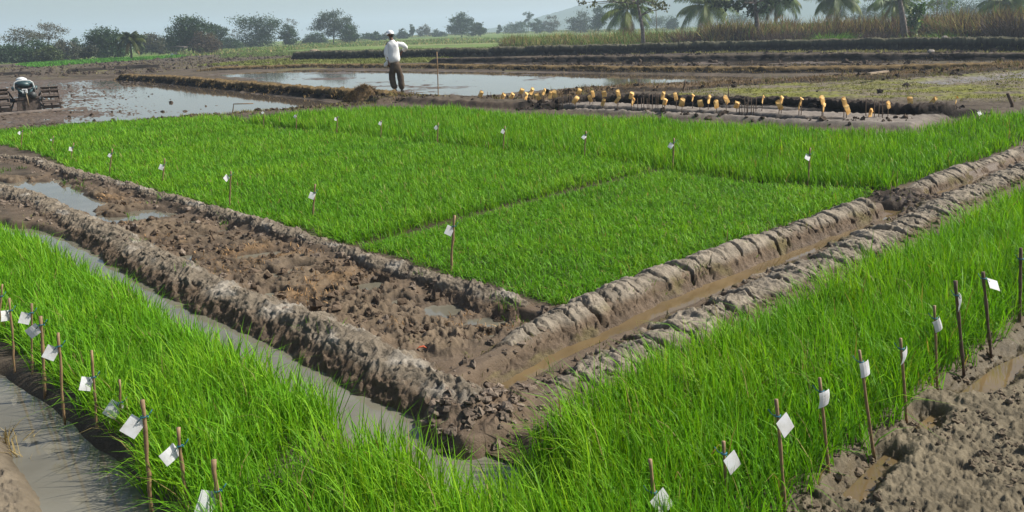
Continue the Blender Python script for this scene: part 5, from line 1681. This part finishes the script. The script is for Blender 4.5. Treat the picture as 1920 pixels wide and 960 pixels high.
V = [(-.02, 0, .0), (-.008, -.012, .012), (.012, -.009, .016), (.024, 0, .006), (.012, .010, .014), (-.008, .012, .010)]
mb = MB(); mb.v = V + [(a, b, c - .002) for a, b, c in V]
mb.q = [[0, 1, 4, 5], [1, 2, 3, 4], [11, 10, 7, 6], [10, 9, 8, 7]] + [[i, i + 6, (i + 1) % 6 + 6, (i + 1) % 6] for i in range(6)]
o = mb.build('fallen_leaf', M['red'], None, False); o.location = (p[0], p[1], tz(p[0], p[1]) + .018); o.scale = (1.3, 1.3, 1.3)
tag(o, 'small red dead leaf lying on the churned mud', 'leaf')

# straw heap left of the man
p = G(684, 181, .12)
e = empty('straw_heap', tuple(p)); tag(e, 'heap of brown straw on the dark bund left of the man', 'straw heap')
nu, nv = 40, 16
V, Q = [], []
for j in range(nv + 1):
    for i in range(nu):
        a = 2 * math.pi * i / nu; q = j / nv
        k = 1 + .22 * float(fbm(np.array([3 + 2 * math.cos(a)]), np.array([3 + 2 * math.sin(a) + q * 2]), 4, 77)[0])
        V.append((.60 * q * k * math.cos(a), .36 * q * k * math.sin(a), .40 * (1 - q ** 1.5) * k - .10))
for j in range(nv):
    for i in range(nu): Q.append([j * nu + i, (j + 1) * nu + i, (j + 1) * nu + (i + 1) % nu, j * nu + (i + 1) % nu])
c = np.tile([.15, .105, .06], (len(V), 1)) * (1 + .5 * rng.normal(0, .5, (len(V), 1)))
mesh_np('heap', V, Q, None, M['bank'], e, np.clip(c, .02, .5))
n = 1500
a = rng.uniform(0, 6.28, n); q = rng.uniform(0, 1, n) ** .6
X, Y = .60 * q * np.cos(a), .36 * q * np.sin(a)
cc = np.array([.20, .14, .07]) * rng.uniform(.5, 1.4, (n, 1))
blade_mesh('straw', X, Y, .40 * (1 - q ** 1.5) - .11, rng.uniform(.06, .16, n), np.full(n, .008), rng.uniform(0, 6.28, n), rng.uniform(.3, 1.2, n), rng.uniform(.3, 1.0, n), np.clip(cc, .01, .5), M['dry'], parent=e)

# field shelter by the left trees
b = G(331, 105.5); k = b[1] / F * 1.02
e = empty('field_shelter', (b[0], b[1], tz(b[0], b[1]))); tag(e, 'small open shelter with a dark flat roof below the rusty tree', 'shelter')
def sx(px): return (px - 331) * k
H_ = 15.5 * k
for (x, y) in ((sx(319.5), -.35), (sx(339.5), -.35), (sx(321), .5), (sx(343), .5)):
    m = MB(); m.tube([(x, y, -.1), (x + .01, y, H_)], .035, 6); m.build('post', M['bark'], e, True)
m = MB(); m.prism([(sx(316.5), H_ + .02), (sx(349), H_ - .06), (sx(349), H_ + .05), (sx(334), H_ + .17), (sx(317), H_ + .13)], -.6, .75); m.build('roof', M['thatch'], e, False)
m = MB(); m.box((sx(328), 0, .32), (1.0, .7, .05)); m.build('bench', M['wood'], e)
m = MB(); m.lump((sx(325), -.25, .2), (.28, .2, .22), 3); m.build('sack', M['pale_metal'], e, True)
m = MB(); m.lump((sx(331), -.2, .3), (.22, .2, .26), 4); m.build('sack', M['stone'], e, True)


# ------------------------------------------------------------------ two wheeled tractor with cage wheels
b = G(56, 208)
b[2] = -.02
k = b[1] / F
ANG = -math.atan2(b[0], b[1])
def tx(px): return (px - 56) * k * math.cos(ANG)
def ty(py): return (208 - py) * k
e = empty('hand_tractor', tuple(b), ANG)
tag(e, 'muddy two wheeled hand tractor with cage wheels standing in the flooded paddy', 'hand tractor')
m = MB()
m.prism([(tx(33), ty(207)), (tx(79), ty(206)), (tx(77), ty(182)), (tx(35), ty(184))], -.16, .05)
m.prism([(tx(31.5), ty(186)), (tx(78.5), ty(184)), (tx(78), ty(180)), (tx(33), ty(182))], -.185, .10)
m.build('front_plate', M['iron'], e, False, .01)
m = MB(); m.box((tx(56), .25, .30), (.44, .55, .34)); m.box((tx(58), .18, .50), (.36, .40, .20)); m.tube([(tx(44), .3, .3), (tx(44), .3, .62)], .05, 10)
m.build('engine', M['dark_iron'], e, False, .015)
m = MB(); m.tube([(tx(66), -.20, ty(178)), (tx(66), .02, ty(178))], 5.6 * k, 18); m.build('exhaust_drum', M['black'], e, True)
m = MB(); m.tube([(tx(66), -.206, ty(178)), (tx(66), -.195, ty(178))], 6.6 * k, 18); m.build('drum_rim', M['dark_iron'], e, True)
for (x0, y0, x1, y1) in ((37, 162, 52, 177), (72, 162, 58, 177)):
    m = MB(); m.tube([(tx(x0), -.10, ty(y0)), (tx(x1), -.20, ty(y1))], .032, 8); m.build('strut', M['teal'], e, True)
m = MB(); m.tube([(tx(55), -.2, ty(174)), (tx(55.5), -.21, ty(197))], .018, 8); m.build('tow_rod', M['wood'], e, True)
m = MB(); m.box((tx(53), -.235, ty(170)), (.135, .02, .115)); pl = m.build('plate', M['pale_metal'], e, False, .012)
m = MB(); m.box((tx(53), -.249, ty(167.6)), (.06, .008, .014)); m.box((tx(53), -.249, ty(172.4)), (.06, .008, .014)); m.box((tx(53), -.249, ty(170)), (.016, .008, .07)); m.build('plate_mark', M['black'], pl)
# tank, the sun glare on its top as a pale dome, and the guard loop
m = MB(); m.lump((tx(54), .08, ty(158)), (.24, .30, .12), 2, 20, 10, .03); m.build('fuel_tank', M['teal'], e, True)
m = MB(); m.lump((tx(50.5), .10, ty(150)), (.135, .17, .07), 3, 20, 10, .05); tk = m.build('tank_glare', M['pale_metal'], e, True)
m = MB(); m.tube([(tx(35), -.16, ty(167)), (tx(34.5), -.18, ty(160)), (tx(37), -.18, ty(154)), (tx(43), -.18, ty(151.5)), (tx(54), -.18, ty(150.8)), (tx(65), -.18, ty(151.5)), (tx(70), -.18, ty(155)), (tx(71.5), -.18, ty(162)), (tx(73), -.16, ty(168))], .014, 8); m.build('guard_loop', M['pale_metal'], e, True)
m = MB(); m.box((tx(53), -.13, ty(160)), (.42, .05, .10)); m.build('radiator', M['black'], e, False, .01)
for x in (32.5, 74.5):
    m = MB(); m.lump((tx(x), -.1, ty(165)), (.045, .07, .055), 4, 12, 8, .1); m.build('grip', M['teal'], e, True)  # dark teal grip stubs, one at each side
for s in (-1, 1):
    m = MB(); m.tube([(tx(56) + s * .16, .4, .45), (tx(56) + s * .19, .9, .50), (tx(56) + s * .20, 1.5, .48)], .02, 8); m.build('handlebar', M['dark_iron'], e, True)


def cage(xa, xb, spoke_side):
    R_ = 21.5 * k
    zc = ty(187)
    wv = empty('cage_wheel', (0, 0, 0)); wv.parent = e
    m = MB()
    for x in (xa, (xa + xb) / 2, xb):
        m.tube([(x, R_ * .93 * math.cos(a) + .1, zc + R_ * .93 * math.sin(a)) for a in np.linspace(0, 2 * math.pi, 29)], .016, 6, False)
    m.build('ring', M['iron'], wv, True)
    m = MB()
    for i in range(12):
        a = 2 * math.pi * (i + .3) / 12
        m.box(((xa + xb) / 2, R_ * math.cos(a) + .1, zc + R_ * math.sin(a)), (xb - xa + .03, .012, .085), Matrix.Rotation(a - .5, 3, 'X'))
        m.box(((xa + xb) / 2, R_ * .98 * math.cos(a) + .1, zc + R_ * .98 * math.sin(a)), (xb - xa + .02, .045, .012), Matrix.Rotation(a - .5, 3, 'X'))
    m.build('paddle', M['iron'], wv, False)
    m = MB()
    xs = xb if spoke_side > 0 else xa
    for i in range(6):
        a = 2 * math.pi * (i + .2) / 6
        m.tube([(xs + spoke_side * .12, .1, zc), (xs, R_ * .9 * math.cos(a) + .1, zc + R_ * .9 * math.sin(a))], .014, 6)
    m.tube([(xs - spoke_side * .05, .1, zc), (xs + spoke_side * .17, .1, zc)], .05, 10)
    m.build('spoke', M['dark_iron'], wv, True)


cage(tx(83), tx(115), -1)
cage(tx(-15), tx(22), 1)


# ------------------------------------------------------------------ the man
def skinned(name, chains, mat, parent, sub=2, smooth=True):
    """chains: list of lists of (co, (rx, ry)); branches join where coordinates repeat"""
    me = bpy.data.meshes.new(name)
    V, Rr, E, idx = [], [], [], {}
    for ch in chains:
        prev = None
        for co, r in ch:
            key = tuple(round(x, 4) for x in co)
            if key not in idx:
                idx[key] = len(V); V.append(co); Rr.append(r if hasattr(r, '__len__') else (r, r))
            if prev is not None: E.append((prev, idx[key]))
            prev = idx[key]
    me.from_pydata(V, E, [])
    o = bpy.data.objects.new(name, me)
    COL.objects.link(o)
    m1 = o.modifiers.new('skin', 'SKIN')
    m1.use_smooth_shade = True
    m1.branch_smoothing = .4
    lay_ = me.skin_vertices[0].data
    for i, r in enumerate(Rr): lay_[i].radius = r
    seen = set()
    adj = {i: [] for i in range(len(V))}
    for a, b in E: adj[a].append(b); adj[b].append(a)
    for i in range(len(V)):
        if i in seen: continue
        lay_[i].use_root = True
        st = [i]
        while st:
            q = st.pop()
            if q in seen: continue
            seen.add(q); st += adj[q]
    m2 = o.modifiers.new('sub', 'SUBSURF'); m2.levels = sub; m2.render_levels = sub
    dg = bpy.context.evaluated_depsgraph_get()
    nm = bpy.data.meshes.new_from_object(o.evaluated_get(dg))
    nm.name = name
    bpy.data.objects.remove(o)
    for p_ in nm.polygons: p_.use_smooth = True
    nm.materials.clear(); nm.materials.append(mat)
    o = bpy.data.objects.new(name, nm)
    COL.objects.link(o)
    o.parent = parent
    return o


fp = G(746, 173.5, .17)
zg = max(tz(fp[0], fp[1]), .05)
fp = G(746, 173.5, zg)
man = empty('person', (fp[0], fp[1], zg - .01), -math.atan2(fp[0], fp[1]))
tag(man, 'man in white shirt, white cap and brown trousers walking on the bund', 'person')
kk = np.linalg.norm(fp[:2]) / F * 1.0
def J(px, py, y=0.0): return ((px - 746) * kk, y, (173 - py) * kk)
pel = J(744, 122); hipL = J(739.5, 126, .0); hipR = J(750, 126, .0)
kneeL = J(736.5, 148, .05); kneeR = J(752.5, 148, -.02); ankL = J(742.5, 167, -.04); ankR = J(754, 168.5, .0)
chest = J(742, 95); neckb = J(741, 81); necktop = J(739.5, 76, -.0); headc = J(738.8, 69, -.01)
shL = J(732.5, 84, .0); shR = J(751.5, 84, .0)
elL = J(729.5, 103, -.05); wrL = J(733, 117, -.08); elR = J(766, 92.5, -.02); wrR = J(759, 100, .22)
body = [
    [(pel, .12), (J(743, 108), .115), (chest, .12), (J(741.5, 86), .10), (neckb, .065), (necktop, .052), (J(739.2, 72.5, -.0), .065), (headc, .085), (J(738.6, 63.5, .0), .068)],
    [(J(741.5, 86), .10), (shL, .046), (elL, .036), (wrL, .027), (J(733.5, 120.5, -.09), (.034, .02))],
    [(J(741.5, 86), .10), (shR, .046), (elR, .036), (wrR, .027), (J(755, 102, .27), (.034, .02))],
    [(pel, .12), (hipL, .08), (kneeL, .055), (ankL, .037), (J(741, 171, -.03), .035), (J(737, 172, .10), .026)],
    [(pel, .12), (hipR, .08), (kneeR, .055), (ankR, .037), (J(754, 171.4, .02), .035), (J(755, 172, .14), .026)],
    [(headc, .085), (J(735.5, 71, -.01), .045), (J(733.0, 70.5, -.01), .018)],
]
for hx, hy, yy, side in ((733.5, 120.5, -.09, -1), (755, 102, .27, 1)):
    for f_, (dx, ln) in enumerate(((-1.6, .060), (-.55, .070), (.5, .066), (1.5, .052))):
        p0 = J(hx, hy, yy)
        p1 = (p0[0] + dx * .012, p0[1] - .006 * side, p0[2] - .030)
        p2 = (p1[0] + dx * .003, p1[1] + .012, p1[2] - ln * .55)
        p3 = (p2[0], p2[1] + .018, p2[2] - ln * .40)
        body.append([(p0, (.034, .018)), (p1, .0095), (p2, .0085), (p3, .007)])
    p0 = J(hx, hy, yy)
    body.append([(p0, (.034, .018)), ((p0[0] + .03, p0[1] + .012, p0[2] + .005), .011), ((p0[0] + .044, p0[1] + .022, p0[2] - .03), .008)])
bo = skinned('body', body, M['skin'], man)
# eyes and ear read as small forms on the head; hair below the cap
m = MB(); hc = Vector(headc)
m.lump(tuple(hc + Vector((.03, .0, -.005))), (.072, .088, .095), 6, 16, 10, .03)
m.build('hair', M['hair'], man, True)
m = MB()
m.lump(tuple(hc + Vector((-.062, -.05, .012))), (.012, .010, .008), 2, 8, 6, 0); m.lump(tuple(hc + Vector((-.070, .028, .012))), (.012, .010, .008), 2, 8, 6, 0)
m.build('eye', M['pale_metal'], man, True)
m = MB(); m.lump(tuple(hc + Vector((.0, -.088, -.005))), (.020, .012, .034), 4, 10, 8, .05); m.build('ear', M['skin'], man, True)
# cap with a brim to the left
m = MB()
n1, n2 = 18, 7
b0 = 0
cc_ = hc + Vector((.006, 0, .022))
for j in range(n2 + 1):
    th = (math.pi / 2) * j / n2
    for i in range(n1):
        a = 2 * math.pi * i / n1
        m.v.append((cc_.x + .098 * math.cos(a) * math.cos(th) * 1.06, cc_.y + .094 * math.sin(a) * math.cos(th), cc_.z + .108 * math.sin(th) ** .9 - .012))
for j in range(n2):
    for i in range(n1): m.q.append([j * n1 + i, j * n1 + (i + 1) % n1, (j + 1) * n1 + (i + 1) % n1, (j + 1) * n1 + i])
cap = m.build('cap', M['cap'], man, True)
m = MB()
for sg in (0, 1):
    for j in range(4):
        for i in range(9):
            a = math.pi + (i / 8 - .5) * 2.0
            r_ = .094 + .085 * (j / 3) * math.cos((i / 8 - .5) * 1.9) ** .7
            m.v.append((cc_.x + r_ * math.cos(a) * 1.06, cc_.y + r_ * math.sin(a) * .95, cc_.z - .004 - .012 * (j / 3) - sg * .006))
for sg in (0, 36):
    for j in range(3):
        for i in range(8): m.q.append([sg + j * 9 + i, sg + j * 9 + i + 1, sg + (j + 1) * 9 + i + 1, sg + (j + 1) * 9 + i])
for i in range(8): m.q.append([27 + i, 28 + i, 64 + i, 63 + i])
m.build('brim', M['cap'], cap, True)
def grow_(r, k): return (r[0] * k, r[1] * k)
shirt = [
    [(J(744.5, 122), 0.209), (J(744.2, 114), 0.207), (J(744, 105), 0.204), (J(743.4, 95), 0.196), (J(742.5, 87.5), 0.165), (J(741.2, 82), .105), (J(740.3, 78.5), .072)],
    [(J(742.5, 87.5), 0.165), (J(733.5, 86, .0), .098), (J(730, 94, -.03), .084), (elL, .078), (J(731, 111, -.07), .068), (J(732.6, 116, -.08), .062)],
    [(J(742.5, 87.5), 0.165), (J(751, 86, .0), .098), (J(760, 88.5, -.01), .084), (elR, .076), (J(762.5, 96.5, .12), .066), (J(760, 99, .19), .058)],
    [(J(744.2, 114), 0.207), (J(733, 117, .03), .085), (J(727.5, 122, .05), .055), (J(724.5, 125, .06), .03)],
]
sh = skinned('shirt', shirt, M['shirt'], man)
# folds in the cloth
cov = np.zeros(len(sh.data.vertices) * 3, np.float32); sh.data.vertices.foreach_get('co', cov); cov = cov.reshape(-1, 3)
nrm = np.zeros_like(cov.ravel()); sh.data.vertices.foreach_get('normal', nrm); nrm = nrm.reshape(-1, 3)
dsp = .034 * fbm(cov[:, 0] * 8 + cov[:, 1] * 4 + cov[:, 2] * 3, cov[:, 2] * 5, 4, 510)
cov = cov + nrm * dsp[:, None]
cov[:, 1] *= .8
sh.data.vertices.foreach_set('co', cov.ravel()); sh.data.update()
tr = [
    [(J(744.8, 116), 0.171), (J(744.8, 122), 0.176), (J(744.8, 127), 0.171)],
    [(J(744.8, 127), 0.171), (J(739.5, 132, .01), 0.123), (J(737.8, 140, .03), 0.114), (J(737.2, 148, .05), 0.108), (J(739, 158, .02), 0.101), (J(742, 166.5, -.03), 0.090)],
    [(J(744.8, 127), 0.171), (J(750.5, 132, .0), 0.123), (J(752, 140, -.01), 0.114), (J(752.8, 148, -.02), 0.108), (J(753.5, 158, -.01), 0.099), (J(754, 169, .0), 0.088)],
]
tro = skinned('trousers', tr, M['trousers'], man)
cov = np.zeros(len(tro.data.vertices) * 3, np.float32); tro.data.vertices.foreach_get('co', cov); cov = cov.reshape(-1, 3)
nrm = np.zeros_like(cov.ravel()); tro.data.vertices.foreach_get('normal', nrm); nrm = nrm.reshape(-1, 3)
cov = cov + nrm * (.024 * fbm(cov[:, 0] * 9 + cov[:, 1] * 4, cov[:, 2] * 7, 3, 520))[:, None]
tro.data.vertices.foreach_set('co', cov.ravel()); tro.data.update()
for ank, toe in ((J(742, 169.5, -.04), J(736.5, 171.5, .10)), (J(754, 170.5, .0), J(755, 172, .15))):
    m = MB()
    A, B = Vector(ank), Vector(toe)
    m.tube([A + Vector((0, -.05, .01)), A.lerp(B, .35) + Vector((0, 0, .008)), A.lerp(B, .7), B], [.05, .056, .052, .022], 10)
    m.build('shoe', M['black'], man, True)
# ------------------------------------------------------------------ camera, light, air
cd = bpy.data.cameras.new('camera')
cam = bpy.data.objects.new('camera', cd)
COL.objects.link(cam)
cam.matrix_world = Matrix.Translation((0, 0, EYE)) @ CAM.to_4x4()
cd.sensor_fit = 'HORIZONTAL'
cd.sensor_width = 36.0
cd.lens = 36.0 * F / 1920.0
cd.clip_start = .05
cd.clip_end = 12000
S.camera = cam

SUN_AZ, SUN_EL = rad(SUNAZ), rad(SUNEL)
w = bpy.data.worlds.new('World')
S.world = w
w.use_nodes = True
nt = w.node_tree
bg = nt.nodes['Background']
sky = nt.nodes.new('ShaderNodeTexSky')
sky.sky_type = 'NISHITA'
sky.sun_disc = False
sky.sun_elevation = SUN_EL
sky.sun_rotation = SUN_AZ
sky.altitude = 0
sky.air_density = 1.0
sky.dust_density = SKYDUST
sky.ozone_density = 1.5
nt.links.new(sky.outputs[0], bg.inputs[0])
bg.inputs[1].default_value = SKYK
sl = bpy.data.lights.new('sun', 'SUN')
sl.energy = SUNK
sl.angle = rad(.53)
sl.color = (1.0, .95, .87)
so = bpy.data.objects.new('sun', sl)
COL.objects.link(so)
dv = Vector((math.sin(SUN_AZ) * math.cos(SUN_EL), math.cos(SUN_AZ) * math.cos(SUN_EL), math.sin(SUN_EL)))
so.rotation_euler = dv.to_track_quat('Z', 'Y').to_euler()
so.location = dv * 50

if HAZE > 0:
    mb = MB()
    mb.box((0, 700, 31), (5200, 4400, 66))
    m = bpy.data.materials.new('haze')
    m.use_nodes = True
    nt = m.node_tree
    nt.nodes.clear()
    out = nt.nodes.new('ShaderNodeOutputMaterial')
    pv = nt.nodes.new('ShaderNodeVolumePrincipled')
    pv.inputs['Color'].default_value = HAZECOL
    pv.inputs['Density'].default_value = HAZE
    pv.inputs['Anisotropy'].default_value = HAZEG
    nt.links.new(pv.outputs[0], out.inputs['Volume'])
    hz = mb.build('haze', m)
    tag(hz, 'thin bluish haze lying over the fields and far trees', 'haze', kind='stuff')

v = S.view_settings
v.view_transform = 'Standard'
v.look = 'None'
v.gamma = 1.0
v.exposure = EXPO
v.use_curve_mapping = False
S.render.engine = 'CYCLES'
c = S.cycles
c.max_bounces = 6
c.diffuse_bounces = 3
c.glossy_bounces = 3
c.transmission_bounces = 3
c.transparent_max_bounces = 4
c.volume_bounces = 1
c.use_denoising = True
c.caustics_reflective = False
c.caustics_refractive = False
